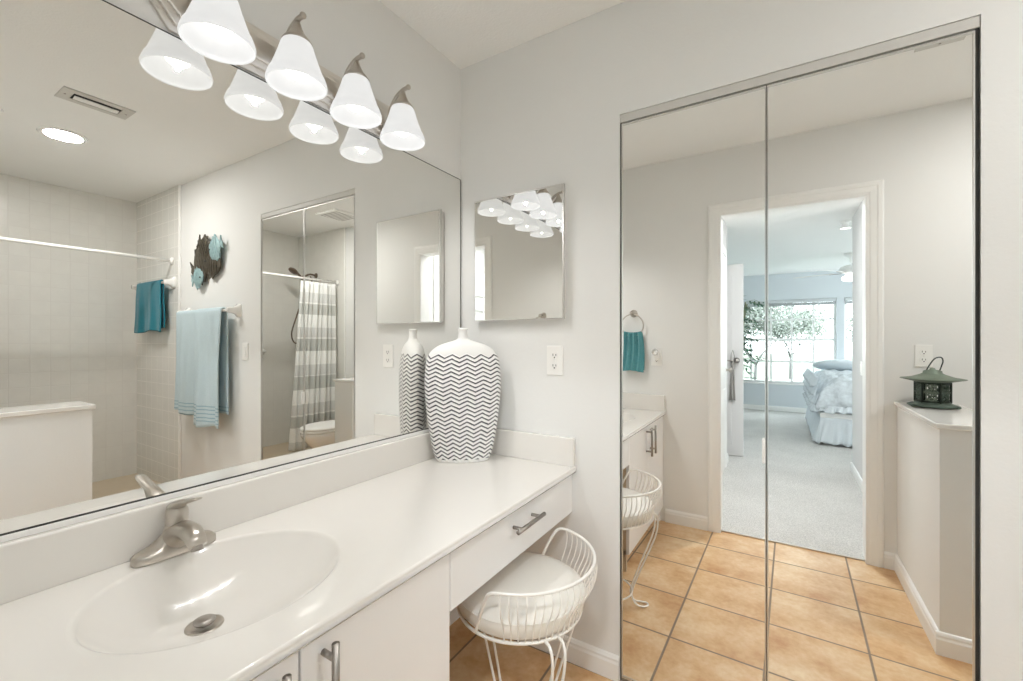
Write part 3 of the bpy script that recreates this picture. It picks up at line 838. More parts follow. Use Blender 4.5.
# ------------------------------------------------------------------ vanity cabinet and drawer apron
def bar_pull(parent, p0, p1, out, name='handle'):
    """bar handle between p0 and p1, standing 'out' off the face along +x; posts slightly in from the ends"""
    p0, p1 = Vector(p0), Vector(p1); d = (p1 - p0); u = d.normalized(); X = Vector((1, 0, 0))
    b = MB(); b.cyl(p0 + X * out, p1 + X * out, 0.0066, 20)
    for f in (0.16, 0.84):
        q = p0 + d * f; b.cyl(q, q + X * out, 0.0055, 16)
    return b.build(name, 'nickel2', parent)
CB = 0.546
t = thing('vanity_cabinet', 'white two-door vanity sink cabinet under the countertop', 'cabinet', (0.27, -1.12, 0.0))
VY = -0.732
b = MB(); b.box(0.003, CB - 0.018, YE + 0.001, YE + 0.018, 0.0, CT - 0.025); b.box(0.003, 0.47, YE + 0.018, VY - 0.018, 0.0, 0.09)
b.box(0.46, 0.475, YE + 0.001, VY, 0, 0.09)
b.box(0.003, CB - 0.018, YE + 0.018, VY - 0.018, 0.09, 0.105)
b.box(CB - 0.036, CB - 0.018, YE + 0.001, VY - 0.0, 0.69, CT - 0.025); b.box(CB - 0.036, CB - 0.018, YE + 0.001, VY, 0.09, 0.115)
b.build('body', 'cab', t)
b = MB(); b.box(0.003, CB - 0.018, VY - 0.018, VY, 0.0, CT - 0.025); b.build('side_panel', 'cabin', t, label='unpainted tan side panel facing the knee space')
for y0, y1, yh in ((YE + 0.004, -1.117, -1.158), (-1.113, VY + 0.002, -1.072)):
    b = MB(); b.box(CB - 0.018, CB, y0, y1, 0.095, CT - 0.027, 0.0025); d = b.build('door', 'cab', t)
    bar_pull(d, (CB, yh, 0.714), (CB, yh, 0.545), 0.034)
t = thing('kneehole_cabinet', 'wide shallow white drawer under the counter above the wire stool', 'cabinet', (0.27, -0.37, 0.58))
b = MB(); b.box(0.08, CB - 0.018, VY + 0.001, VY + 0.014, 0.60, CT - 0.025); b.box(0.08, CB - 0.018, -0.015, -0.002, 0.60, CT - 0.025)
b.box(0.08, 0.092, VY + 0.014, -0.015, 0.60, CT - 0.025); b.box(0.08, CB - 0.018, VY + 0.014, -0.015, 0.60, 0.612)
b.build('drawer_box', 'cabin', t)
b = MB(); b.box(CB - 0.018, CB, VY + 0.005, -0.022, 0.573, CT - 0.027, 0.0025); d = b.build('drawer_front', 'cab', t)
bar_pull(d, (CB, -0.462, 0.672), (CB, -0.297, 0.672), 0.032)
b = MB(); b.box(CB - 0.018, CB - 0.002, -0.0215, -0.0015, 0.573, CT - 0.027, 0.001); b.build('filler_strip', 'cab', t)

# ------------------------------------------------------------------ chevron vase
def vase():
    VC = (0.143, -0.165); ang = math.radians(38)
    prof = [(0.0, 0.000, 0.0), (0.094, 0.000, 0.040), (0.101, 0.003, 0.0425), (0.113, 0.025, 0.046), (0.127, 0.085, 0.051), (0.140, 0.165, 0.055), (0.148, 0.235, 0.057), (0.152, 0.300, 0.057),
            (0.150, 0.355, 0.055), (0.145, 0.395, 0.052), (0.134, 0.425, 0.047), (0.115, 0.447, 0.041), (0.090, 0.462, 0.034), (0.060, 0.472, 0.026), (0.034, 0.480, 0.021), (0.022, 0.487, 0.018), (0.0185, 0.500, 0.0165), (0.0175, 0.515, 0.016), (0.0195, 0.524, 0.0185), (0.0185, 0.527, 0.0175), (0.014, 0.525, 0.0135), (0.013, 0.48, 0.0125)]
    P = smoothpath([(a, z, c) for a, z, c in prof[1:]], 4)
    P = [Vector((0.0, 0.0, 0.0))] + P
    n = 96
    me = bpy.data.meshes.new('chevron_vase'); b = bmesh.new(); uvl = b.loops.layers.uv.new('UVMap')
    e1 = Vector((math.cos(ang), math.sin(ang), 0)); e2 = Vector((-math.sin(ang), math.cos(ang), 0))
    rings = []
    # arc length around the widest outline
    per = [0.0]
    for j in range(n):
        a0, a1 = 2 * PI * j / n, 2 * PI * (j + 1) / n
        per.append(per[-1] + math.hypot(0.152 * (math.cos(a1) - math.cos(a0)), 0.057 * (math.sin(a1) - math.sin(a0))))
    for q in P:
        a, z, c = q
        if a < 1e-5: rings.append(None); continue
        rings.append([b.verts.new(e1 * a * math.cos(2 * PI * j / n) + e2 * c * math.sin(2 * PI * j / n) + Vector((0, 0, z))) for j in range(n)])
    cv = b.verts.new((0, 0, 0.0))
    def setuv(f, us, vs2):
        for l, u_, v_ in zip(f.loops, us, vs2): l[uvl].uv = (u_, v_)
    for i in range(len(P) - 1):
        r0, r1 = rings[i], rings[i + 1]
        for j in range(n):
            k = (j + 1) % n
            if r0 is None:
                f = b.faces.new((cv, r1[k], r1[j])); setuv(f, (0, 0, 0), (0, 0, 0)); continue
            f = b.faces.new((r0[j], r0[k], r1[k], r1[j]))
            setuv(f, (per[j], per[j + 1], per[j + 1], per[j]), (P[i][1], P[i][1], P[i + 1][1], P[i + 1][1]))
    for f in b.faces: f.smooth = True
    b.to_mesh(me); b.free(); me.materials.append(M['vase'])
    o = bpy.data.objects.new('chevron_vase', me); col.objects.link(o); o.location = (VC[0], VC[1], CT + 0.0005)
    tag(o, 'tall flattened white vase with black chevron lines on the counter corner', 'vase')
vase()

# ------------------------------------------------------------------ outlets and switches
def outlet(x, z, y, s, label, kind='outlet', group=None):
    """plate on a wall of constant y, facing s (+1 or -1 along y)"""
    t = thing('wall_outlet' if kind == 'outlet' else 'light_switch', label, 'outlet' if kind == 'outlet' else 'switch', (x, y, z), group)
    b = MB(); b.box(x - 0.035, x + 0.035, min(y, y + s * 0.006), max(y, y + s * 0.006), z - 0.0575, z + 0.0575, 0.0022); b.build('cover_plate', 'plastic', t)
    ya, yb = y + s * 0.0055, y + s * 0.0078
    if kind == 'outlet':
        for dz in (-0.0205, 0.0205):
            b = MB()
            pts = [(x + 0.0165 * math.cos(a) * 1.02, z + dz + max(-0.0135, min(0.0135, 0.0175 * math.sin(a)))) for a in [2 * PI * i / 28 for i in range(28)]]
            b.prism(pts, 'y', ya, yb); r = b.build('receptacle', 'plastic', t)
            b = MB(); yc, yd = sorted((yb - s * 0.001, yb + s * 0.0004))
            b.box(x - 0.0075, x - 0.0052, yc, yd, z + dz - 0.003, z + dz + 0.006); b.box(x + 0.0052, x + 0.0075, yc, yd, z + dz - 0.003, z + dz + 0.005)
            b.lathe([(0, 0.0007), (0.0026, 0.0007), (0.0026, -0.0007), (0, -0.0007)], (x, yb, z + dz - 0.0085), 12, Matrix.Rotation(PI / 2, 4, 'X'))
            b.build('slots', 'slot', r)
        b = MB(); b.lathe([(0, 0.0012), (0.003, 0.0008), (0.0033, -0.001)], (x, y + s * 0.006, z), 12, Matrix.Rotation(-s * PI / 2, 4, 'X')); b.build('screw', 'plastic', t)
    else:
        b = MB(); yc, yd = sorted((ya, yb)); b.box(x - 0.0165, x + 0.0165, yc, yd, z - 0.034, z + 0.034, 0.001); b.build('rocker_frame', 'plastic', t)
        b = MB(); b.prism([(yb - s * 0.001, z - 0.032), (yb + s * 0.0035, z - 0.031), (yb + s * 0.0005, z + 0.0), (yb + s * 0.0015, z + 0.031), (yb - s * 0.001, z + 0.032)], 'x', x - 0.015, x + 0.015); b.build('rocker', 'plastic', t)
    return t
outlet(0.472, 1.152, 0.0, -1, 'white duplex outlet on the wall right of the chevron vase')
outlet(1.862, 1.150, YE, 1, 'white duplex outlet on the wall behind the bronze lantern')
outlet(1.835, 1.157, 0.0, -1, 'white rocker light switch on the wall right of the hanging blue towel', 'switch')
outlet(0.502, 1.115, YE, 1, 'white duplex outlet holding a plugged-in crystal night light')
# hall switch on the right hall wall
t = thing('light_switch', 'white light switch on the hall wall beside the bed', 'switch', (HR, -3.05, 1.0))
b = MB(); b.box(HR - 0.006, HR, -3.09, -3.02, 0.94, 1.055, 0.002); b.build('cover_plate', 'plastic', t)
b = MB(); b.box(HR - 0.010, HR - 0.005, -3.070, -3.04, 0.965, 1.03, 0.001); b.build('rocker', 'plastic', t)
# crystal night light
t = thing('night_light', 'silver crystal knob night light plugged into an outlet by the towel ring', 'night light', (0.502, YE, 1.12))
b = MB(); b.box(0.486, 0.518, YE + 0.009, YE + 0.03, 1.095, 1.15, 0.004); b.build('plug_body', 'plastic', t)
b = MB()
b.lathe([(0, 0.0), (0.012, 0.0), (0.02, 0.008), (0.024, 0.02), (0.018, 0.033), (0, 0.038)], (0.502, YE + 0.028, 1.152), 8, Matrix.Rotation(-PI / 2, 4, 'X'), smooth=False); b.build('crystal_knob', 'chrome', t)

# ------------------------------------------------------------------ medicine cabinet
t = thing('medicine_cabinet', 'square mirrored medicine cabinet with thin chrome frame', 'cabinet', (0.312, 0.0, 1.31))
AX0, AX1, AZ0, AZ1, AY = 0.102, 0.524, 1.312, 1.828, -0.034
b = MB(); b.box(AX0 + 0.006, AX1 - 0.006, -0.022, -0.0005, AZ0 + 0.006, AZ1 - 0.006, 0.001); b.build('cabinet_box', 'plastic', t)
b = MB(); b.box(AX0 + 0.004, AX1 - 0.004, AY, AY + 0.010, AZ0 + 0.004, AZ1 - 0.004, 0.0005); dd = b.build('mirror_door', 'mirror3', t)
b = MB(); fw = 0.005
for a in ((AX0, AX0 + fw, AZ0 + fw, AZ1 - fw), (AX1 - fw, AX1, AZ0 + fw, AZ1 - fw), (AX0, AX1, AZ0, AZ0 + fw), (AX0, AX1, AZ1 - fw, AZ1)):
    b.box(a[0], a[1], AY - 0.002, AY + 0.012, a[2], a[3])
b.build('door_frame', 'alum', dd)

# ------------------------------------------------------------------ closet mirror doors
t = thing('mirrored_bifold_door', 'tall mirrored bifold closet door in two panels with slim metal frames', 'door', ((CX0 + CX1) / 2, 0.02, 0.0))
XM = 1.1885
for x0, x1 in ((CX0 + 0.006, XM - 0.0012), (XM + 0.0012, CX1 - 0.010)):
    b = MB(); b.box(x0 + 0.002, x1 - 0.002, DM, DM + 0.005, 0.017, CZ - 0.040); pm = b.build('mirror_panel', 'mirror2', t)
    b = MB(); f = 0.0036; z0, z1 = 0.013, CZ - 0.036
    b.box(x0, x0 + f, DM - 0.003, DM + 0.028, z0 + f + 0.003, z1 - f - 0.002); b.box(x1 - f, x1, DM - 0.003, DM + 0.028, z0 + f + 0.003, z1 - f - 0.002)
    b.box(x0, x1, DM - 0.003, DM + 0.028, z0, z0 + f + 0.003); b.box(x0, x1, DM - 0.003, DM + 0.028, z1 - f - 0.002, z1)
    b.build('panel_frame', 'alum', pm)
    b = MB(); b.box(x0 + 0.004, x1 - 0.004, DM + 0.006, DM + 0.02, z0 + 0.005, z1 - 0.005); b.build('backing', 'closetin', pm)
b = MB(); b.box(XM - 0.012, XM - 0.003, DM - 0.022, DM - 0.0035, 0.856, 0.927, 0.003); b.build('pull', 'plastic', t, label='clear white finger pull')
b = MB(); b.box(CX0 + 0.001, CX1 - 0.001, 0.002, 0.042, CZ - 0.030, CZ - 0.001, 0.002); b.build('top_track', 'track', t)
b = MB(); b.box(CX0 + 0.0005, CX0 + 0.0045, 0.006, 0.04, 0.0, CZ - 0.03); b.box(CX1 - 0.0085, CX1 - 0.0005, 0.006, 0.04, 0, CZ - 0.03); b.box(CX0, CX1, 0.012, 0.04, CZ - 0.036, CZ - 0.030); b.build('gap_shade', 'dark', t)  # dark strips paint the shade in the gaps around the door panels
b = MB(); b.box(CX0 + 0.004, CX1 - 0.008, 0.004, 0.05, 0.0, 0.010, 0.002); b.build('bottom_track', 'nickel2', t)

# ------------------------------------------------------------------ vanity light
t = thing('vanity_light', 'four-shade brushed nickel vanity light bar above the big mirror', 'lamp', (0.0, -0.76, 2.02))
PZ0, PZ1 = 1.957, 2.085; PY0, PY1 = -1.150, -0.370; zm = (PZ0 + PZ1) / 2
def hexplate(g, d0, d1):
    e = 0.05
    return [(PY0 + g, zm), (PY0 + e + g * 0.5, PZ0 + g), (PY1 - e - g * 0.5, PZ0 + g), (PY1 - g, zm), (PY1 - e - g * 0.5, PZ1 - g), (PY0 + e + g * 0.5, PZ1 - g)]
b = MB(); b.prism(hexplate(0, 0, 0), 'x', 0.0005, 0.010, 0.0015); b.prism(hexplate(0.016, 0, 0), 'x', 0.009, 0.019, 0.0025); b.prism(hexplate(0.034, 0, 0), 'x', 0.018, 0.027, 0.0035)
b.build('backplate', 'plate', t)
LX = 0.098
def vshade(y):
    """arm > cap ; shade > bulb, all at height 1.94..2.13"""
    b = MB()
    path = smoothpath([(0.024, y, 1.985), (0.040, y, 1.990), (0.046, y, 2.015), (0.056, y, 2.048), (0.080, y, 2.079), (0.112, y, 2.096), (0.136, y, 2.099)], 5)
    b.tube(path, [0.0095 - 0.003 * i / (len(path) - 1) for i in range(len(path))], 12)
    b.sphere((0.139, y, 2.099), 0.0085)
    b.lathe([(0, 0.0), (0.016, 0), (0.016, 0.004), (0.009, 0.008), (0, 0.008)], (0.026, y, 1.985), 20, Matrix.Rotation(PI / 2, 4, 'Y'))
    b.lathe([(0, 0.008), (0.0055, 0.008), (0.0055, 0.0), (0.0055, -0.003)], (0.114, y, 2.087), 12)
    arm = b.build('arm', 'nickel', t)
    b = MB(); b.lathe([(0.004, 0.056), (0.009, 0.052), (0.013, 0.038), (0.022, 0.020), (0.034, 0.006), (0.0385, -0.002), (0.037, -0.005), (0.034, -0.003), (0.02, 0.01), (0, 0.02)], (0.112, y, 2.036), 32)
    b.build('shade_holder', 'nickel', arm)
    b = MB()
    outp = [(0.030, 2.056), (0.037, 2.053), (0.0405, 2.046), (0.0470, 2.024), (0.0570, 1.995), (0.0665, 1.969), (0.0690, 1.967), (0.0735, 1.955), (0.0762, 1.945), (0.0755, 1.939)]
    inp = [(0.0735, 1.9375), (0.0728, 1.945), (0.0705, 1.955), (0.0655, 1.966), (0.0540, 1.995), (0.0440, 2.024), (0.0375, 2.045), (0.030, 2.050)]
    b.lathe(outp + inp, (0.112, y, -0.020), 48, close=True)
    sh = b.build('shade', 'shade', t)
    b = MB(); b.lathe([(0, -0.054), (0.014, -0.052), (0.025, -0.043), (0.0305, -0.028), (0.027, -0.014), (0.020, 0.004), (0.0135, 0.020), (0.013, 0.036), (0, 0.036)], (0.112, y, 1.992), 24)
    b.build('bulb', 'bulb', sh)
    return arm, sh
# first shade with its parts, the other three are copies
y0s = -1.042
arm, sh = vshade(y0s)
for k in range(1, 4):
    for src in (arm, sh):
        c = copy_tree(src, t); c.location = (0, 0.1935 * k, 0)
for k in range(4):
    L = lamp((0.112, y0s + 0.1935 * k, 1.933), P_VANITY, 0.006, color=(1, 0.99, 0.98), kind='SPOT')

# ------------------------------------------------------------------ wire vanity stool
SC = (0.548, -0.403)
t = thing('wire_stool', 'low-backed white wire vanity stool tucked under the counter', 'stool', (SC[0], SC[1], 0))
b = MB(); b.lathe([(0, 0.436), (0.165, 0.436), (0.180, 0.440), (0.188, 0.450), (0.192, 0.468), (0.193, 0.484), (0.190, 0.490), (0.182, 0.497), (0.155, 0.505), (0.11, 0.510), (0.05, 0.513), (0, 0.514)], (SC[0], SC[1], 0), 72)
seat = b.build('seat_cushion', 'vinyl', t)
b = MB(); b.tube(arc((SC[0], SC[1], 0.487), 0.1925, 0, 2 * PI * 71 / 72, 71), 0.0022, 6, closed=True); b.build('piping', 'vinyl', seat)
RB, RT = 0.185, 0.225
A0, A1 = math.radians(-80), math.radians(84)
ZR = 0.585
def RP(r, a, z): return (SC[0] + r * math.cos(a), SC[1] + r * math.sin(a), z)
ZG = 0.434
rail = [RP(RB, A0 - .34, ZG), RP(RB + .012, A0 - .24, 0.48), RP(RT - .018, A0 - .10, 0.545), RP(RT - .003, A0 + .0, 0.577)]
rail += [RP(RT, A0 + 0.14 + (A1 - A0 - 0.28) * i / 20, ZR) for i in range(21)]
rail += [RP(RT - .003, A1 - .0, 0.577), RP(RT - .018, A1 + .10, 0.545), RP(RB + .012, A1 + .24, 0.48), RP(RB, A1 + .34, ZG)]
b = MB(); b.tube(smoothpath(rail, 4), 0.0047, 10); b.build('back_rail', 'wire', t)
b = MB(); b.tube(arc((SC[0], SC[1], ZG), RB, 0, 2 * PI * 63 / 64, 63), 0.0045, 8, closed=True); b.build('seat_ring', 'wire', t)
NS = 27
for i in range(NS):
    a = A0 + 0.14 + (A1 - A0 - 0.28) * i / (NS - 1); c, s_ = math.cos(a), math.sin(a)
    def P(r, z): return (SC[0] + r * c, SC[1] + r * s_, z)
    b = MB(); b.tube(smoothpath([P(RT, ZR), P(RT + 0.006, ZR - 0.025), P(RT - 0.002, ZR - 0.06), P(RT - 0.024, ZR - 0.10), P(RB + 0.006, ZG + 0.015), P(RB, ZG)], 4), 0.0020, 6)
    b.build('back_wire', 'wire', t)
for k in range(3):
    a = math.radians((-32, 64, 158)[k])
    def P(r, z, w=0.0):
        return (SC[0] + r * math.cos(a) - w * math.sin(a), SC[1] + r * math.sin(a) + w * math.cos(a), z)
    pts = [P(RB, ZG, -0.02), P(RB + 0.026, 0.430, -0.02), P(RB + 0.036, 0.395, -0.019), P(RB + 0.022, 0.320, -0.017), P(0.150, 0.19, -0.013), P(0.108, 0.085, -0.010), P(0.105, 0.045, -0.012), P(0.125, 0.014, -0.017), P(0.155, 0.006, -0.020), P(0.176, 0.006, -0.011),
           P(0.181, 0.006, 0), P(0.176, 0.006, 0.011), P(0.155, 0.006, 0.020), P(0.125, 0.014, 0.017), P(0.105, 0.045, 0.012), P(0.108, 0.085, 0.010), P(0.150, 0.19, 0.013), P(RB + 0.022, 0.320, 0.017), P(RB + 0.036, 0.395, 0.019), P(RB + 0.026, 0.430, 0.02), P(RB, ZG, 0.02)]
    b = MB(); b.tube(smoothpath(pts, 5), 0.0042, 8); b.build('leg', 'wire', t)
b = MB(); b.tube(arc((SC[0], SC[1], 0.085), 0.104, 0, 2 * PI * 47 / 48, 47), 0.0038, 8, closed=True); b.build('foot_ring', 'wire', t)

# ------------------------------------------------------------------ towels and rails
def towel_bar(name, label, xa, xb, z, y, s, off=0.07, rod='ceramic', br=0.05):
    t = thing(name, label, 'towel bar', ((xa + xb) / 2, y, z))
    b = MB(); b.cyl((xa, y + s * off, z), (xb, y + s * off, z), 0.009, 16); b.build('bar', rod, t)
    for x in (xa, xb):
        rings = []
        for d, h in ((0.0, 0.048), (0.008, 0.046), (0.022, 0.030), (0.042, 0.021), (off + 0.014, 0.017)):
            rings.append([(x + h * 0.8 * math.copysign(abs(math.cos(q)) ** 0.6, math.cos(q)), y + s * d, z + h * math.copysign(abs(math.sin(q)) ** 0.6, math.sin(q))) for q in [2 * PI * i / 24 for i in range(24)]])
        loft(MB(), rings).build('bracket', 'ceramic', t)
    return t
towel_bar('towel_bar', 'white ceramic towel bar holding the pale blue bath towel', 1.92, 2.66, 1.435, 0.0, -1, 0.065)
towel_bar('towel_bar', 'white ceramic towel bar on the shower wall tile with teal towel', 2.885, 3.52, 1.69, -0.012, -1, 0.055, rod='alum')

def towel(name, m, x0, x1, ztop, zf, zb, ybar, s, r, folds, flare, label, cat, seed=1, nx=60, thick=0.006, notch=None):
    """cloth over a bar that runs along x: front layer faces s"""
    rnd = random.Random(seed); ph = [rnd.uniform(0, 6.28) for _ in range(4)]
    Lf, Lb = ztop - zf, ztop - zb
    NV = 70
    def fn(u, v):
        tot = Lf + Lb + PI * r; d = v * tot
        xm = (x0 + x1) / 2
        if d < Lf: z = zf + d; yy = s * r; dn = (Lf - d)
        elif d < Lf + PI * r: a = (d - Lf) / r; z = ztop + r * math.sin(a); yy = s * r * math.cos(a); dn = 0
        else: z = ztop - (d - Lf - PI * r); yy = -s * r; dn = (d - Lf - PI * r)
        k = min(1.0, dn / max(Lf, 0.01))
        w_ = 0.010 * k ** 0.7
        f = math.sin(u * folds * 2 * PI + ph[0]) * w_ + 0.35 * w_ * math.sin(u * folds * 4.3 * PI + ph[1] + 2 * k)
        x = xm + (x0 - xm + (x1 - x0) * u) * (1 + flare * k) + 0.004 * math.sin(9 * k + ph[2])
        if d < Lf: yy = s * (r + 0.002 + (0.012 * k) + f) 
        else: yy = yy * 1.0 + (s * f * 0.3 if yy * s > 0 else 0)
        z += 0.010 * math.sin(u * PI * 2 + ph[3]) * k * (1 if d < Lf else -0.6)
        return (x, ybar + yy, z)
    b = MB(); b.grid(fn, nx, NV, thick=thick)
    o = b.build(name, m); recenter(o, ((x0 + x1) / 2, ybar, zf)); tag(o, label, cat)
    return o
# big pale towel: a long front fold, and a narrower second fold beside it
def bath_towel():
    t = thing('bath_towel', 'pale blue bath towel with ribbed borders folded over the white bar', 'towel', (2.30, -0.065, 0.62))
    zt = 1.435
    def layer(x0, x1, zf, zb, r, seed, fl, fo):
        rnd = random.Random(seed); ph = [rnd.uniform(0, 6.28) for _ in range(4)]
        def fn(u, v):
            Lf, Lb = zt - zf, zt - zb; tot = Lf + Lb + PI * r; d = v * tot
            if d < Lf: z = zf + d; yy = -r; dn = Lf - d; fr = 1
            elif d < Lf + PI * r: a = (d - Lf) / r; z = zt + r * math.sin(a); yy = -r * math.cos(a); dn = 0; fr = 0
            else: z = zt - (d - Lf - PI * r); yy = r; dn = d - Lf - PI * r; fr = -1
            k = dn / 0.8
            xm = (x0 + x1) / 2
            x = xm + (u - 0.5) * (x1 - x0) * (1 + fl * k)
            f = (0.017 * math.sin(u * fo * 2 * PI + ph[0] + 0.8 * k) + 0.006 * math.sin(u * fo * 5 * PI + ph[1])) * min(1, k * 2.2)
            if fr == 1: yy = -(r + 0.014 * k + f)
            elif fr == -1: yy = r * 1.0 + 0.002
            z += 0.012 * math.sin(u * 5 + ph[2]) * k
            return (x, -0.065 + yy, z)
        b = MB(); b.grid(fn, 60, 80, thick=0.007); return b
    layer(2.255, 2.665, 0.70, 0.95, 0.017, 3, 0.12, 1.5).build('left_fold', 'bluetowel', t)
    layer(1.985, 2.34, 0.635, 0.72, 0.022, 8, 0.10, 1.3).build('front_fold', 'bluetowel', t)
bath_towel()
towel('hand_towel', 'teal', 2.955, 3.42, 1.70, 1.30, 1.33, -0.067, -1, 0.013, 2.0, 0.10, 'saturated teal hand towel hanging on the shower wall bar', 'towel', 5)

# towel ring on the entry wall
t = thing('towel_ring', 'round brushed nickel towel ring on the wall at the end of the vanity', 'towel ring', (0.345, YE, 1.420))
b = MB(); b.lathe([(0, 0), (0.026, 0), (0.026, 0.005), (0.018, 0.010), (0.010, 0.020), (0.010, 0.040), (0.014, 0.046), (0.014, 0.056), (0, 0.060)], (0.345, YE, 1.420), 28, Matrix.Rotation(-PI / 2, 4, 'X')); b.build('post', 'nickel', t)
b = MB(); rr = 0.077
b.tube([(0.345 + rr * math.sin(q), YE + 0.047 - 0.006 * (1 - math.cos(q)), 1.412 - rr + rr * math.cos(q)) for q in [2 * PI * i / 48 for i in range(48)]], 0.0042, 8, closed=True); b.build('ring', 'nickel', t)
def ring_towel():
    zt = 1.277
    def fn(u, v):
        tot = 0.54; d = v * tot; r = 0.010
        if d < 0.262: k = (0.262 - d) / 0.262; z = zt - 0.262 * k; fr = 1
        elif d < 0.262 + 0.031: a = (d - 0.262) / 0.01; k = 0; z = zt + r * math.sin(a); fr = math.cos(a)
        else: k = (d - 0.293) / 0.247; z = zt - 0.247 * k; fr = -1
        w_ = 0.118 * (1 + 0.22 * k ** 0.6)
        arcz = -0.0 - 0.020 * (1 - math.sqrt(max(0, 1 - (2 * u - 1) ** 2 * 0.7))) * (1 - k) * -1.0
        f = 0.014 * math.sin(u * 3.5 * 2 * PI + 2.2 * k + 1) * (0.6 + 0.4 * k) * math.exp(-1.2 * k) * 1.4
        x = 0.350 + (u - 0.5) * w_ + 0.008 * math.sin(3 * k)
        yy = YE + 0.038 + fr * (0.012 + 0.006 * k) + (f if fr > 0 else f * 0.4)
        return (x, max(yy, YE + 0.012), z + arcz + 0.006 * math.sin(u * 4) * k)
    b = MB(); b.grid(fn, 60, 70, thick=0.005)
    o = b.build('fingertip_towel', 'teal2'); recenter(o, (0.35, YE + 0.035, 1.0)); tag(o, 'dusty teal fingertip towel draped through the round towel ring', 'towel')
ring_towel()

# ------------------------------------------------------------------ metal fish wall decor
t = thing('metal_wall_art', 'patina metal school of fish wall sculpture above the blue towel', 'wall art', (2.345, 0.0, 1.82))
def fish(parent, cx_, cz_, L_, H, ang, m, name, depth=0.028, off=0.02, tail=True):
    b = MB(); rot = Matrix.Rotation(ang, 4, 'Y')
    b.sphere((cx_, -off, cz_), 1.0, (L_ / 2, depth / 2, H / 2), 26, 14, rot)
    def pt(x, z, y=0.0):
        v = rot @ Vector((x, y, z)); return (cx_ + v.x, -off + v.y, cz_ + v.z)
    def plate(pts):
        bb_ = bmesh.new(); n = len(pts)
        f0 = [bb_.verts.new(pt(x, z, -0.004)) for x, z in pts]; f1 = [bb_.verts.new(pt(x, z, 0.004)) for x, z in pts]
        bb_.faces.new(f0); bb_.faces.new(f1[::-1])
        for i in range(n): bb_.faces.new((f0[i], f1[i], f1[(i + 1) % n], f0[(i + 1) % n]))
        bmesh.ops.recalc_face_normals(bb_, faces=bb_.faces); b.merge(bb_, False)
    if tail:
        plate([(-L_ * .42, 0.0), (-L_ * .52, H * .10), (-L_ * .70, H * .34), (-L_ * .66, H * .1), (-L_ * .72, 0), (-L_ * .66, -H * .1), (-L_ * .70, -H * .34), (-L_ * .52, -H * .10)])
        plate([(L_ * .15, H * .42), (0, H * .62), (-L_ * .12, H * .55), (-L_ * .2, H * .64), (-L_ * .30, H * .50), (-L_ * .36, H * .30)])
        plate([(L_ * .10, -H * .42), (-L_ * .02, -H * .60), (-L_ * .16, -H * .52), (-L_ * .28, -H * .56), (-L_ * .34, -H * .30)])
    for s_ in range(-2, 3):   # raised body bands
        xx = s_ * L_ * 0.15; hh = H / 2 * math.sqrt(max(0.05, 1 - (2 * xx / L_) ** 2)) * 0.95
        b.tube([pt(xx + 0.15 * hh * math.cos(q) * 0.4, hh * math.sin(q), -depth / 2 * math.cos(q) * math.sqrt(max(0.05, 1 - (2 * xx / L_) ** 2)) - 0.001) for q in [-PI / 2 + PI * i / 10 for i in range(11)]], 0.0028, 6)
    o = b.build(name, m, parent)
    b = MB(); e = pt(L_ * .32, H * .10, -depth * 0.42); b.sphere(e, 0.007, (1, .6, 1), 12, 8); b.build('eye', 'slot', o)
    return o
fish(t, 2.40, 1.80, 0.24, 0.25, math.radians(200), 'fishdark', 'large_fish', 0.035, 0.022)
fish(t, 2.22, 1.775, 0.22, 0.17, math.radians(175), 'fishdark', 'large_fish', 0.03, 0.026)
fish(t, 2.34, 1.905, 0.17, 0.15, math.radians(150), 'fishdark', 'small_fish', 0.03, 0.028)
fish(t, 2.175, 1.875, 0.155, 0.16, math.radians(20), 'fishblue', 'small_fish', 0.028, 0.036)
fish(t, 2.425, 1.695, 0.15, 0.135, math.radians(190), 'fishblue', 'small_fish', 0.028, 0.034)

# ------------------------------------------------------------------ shower fittings
t = thing('shower_rod', 'straight white shower curtain rod spanning the shower opening', 'rod', (2.92, -0.76, 1.865))
b = MB(); b.cyl((2.92, YE + 0.014, 1.865), (2.92, -0.014, 1.865), 0.0125, 20); b.build('rod_tube', 'ceramic', t)
for yy, s_ in ((YE + 0.012, -1), (-0.012, 1)):
    b = MB(); b.lathe([(0, 0), (0.032, 0), (0.030, 0.008), (0.018, 0.02), (0.0126, 0.022)], (2.92, yy, 1.865), 24, Matrix.Rotation(s_ * PI / 2, 4, 'X')); b.build('flange', 'ceramic', t)
def curtain():
    t = thing('shower_curtain', 'grey and white striped shower curtain gathered at the far end', 'curtain', (2.92, -1.22, 0.13))
    ya, yb = YE + 0.035, -1.085
    def fn(u, v):
        k = v
        y1 = yb + 0.125 * k ** 0.9
        y0 = ya + 0.0 * k
        ph = u * 2 * PI * 8
        amp = 0.026 + 0.014 * k
        y = y0 + (y1 - y0) * u + 0.012 * math.sin(ph * 1.0 + 1.2) 
        x = 2.92 + amp * math.sin(ph + 0.6 * math.sin(3 * k + u * 4)) + 0.010 * math.sin(ph * 0.5 + 2) - 0.012 * k
        return (x, y, 1.838 - 1.70 * v)
    b = MB(); b.grid(fn, 260, 60, thick=0.0015); b.build('cloth', 'curtain', t)
    for i in range(9):
        yy = ya + 0.01 + (yb - ya - 0.02) * i / 8
        b = MB(); b.tube([(2.92 + 0.019 * math.sin(q), yy, 1.859 + 0.024 * math.cos(q)) for q in [2 * PI * j / 20 for j in range(20)]], 0.0016, 6, closed=True); b.build('curtain_ring', 'nickel2', t)
curtain()
t = thing('hand_shower', 'dark nickel hand shower on a wall arm with a hanging hose', 'shower head', (3.30, YE + 0.012, 1.90))
yw = YE + 0.012
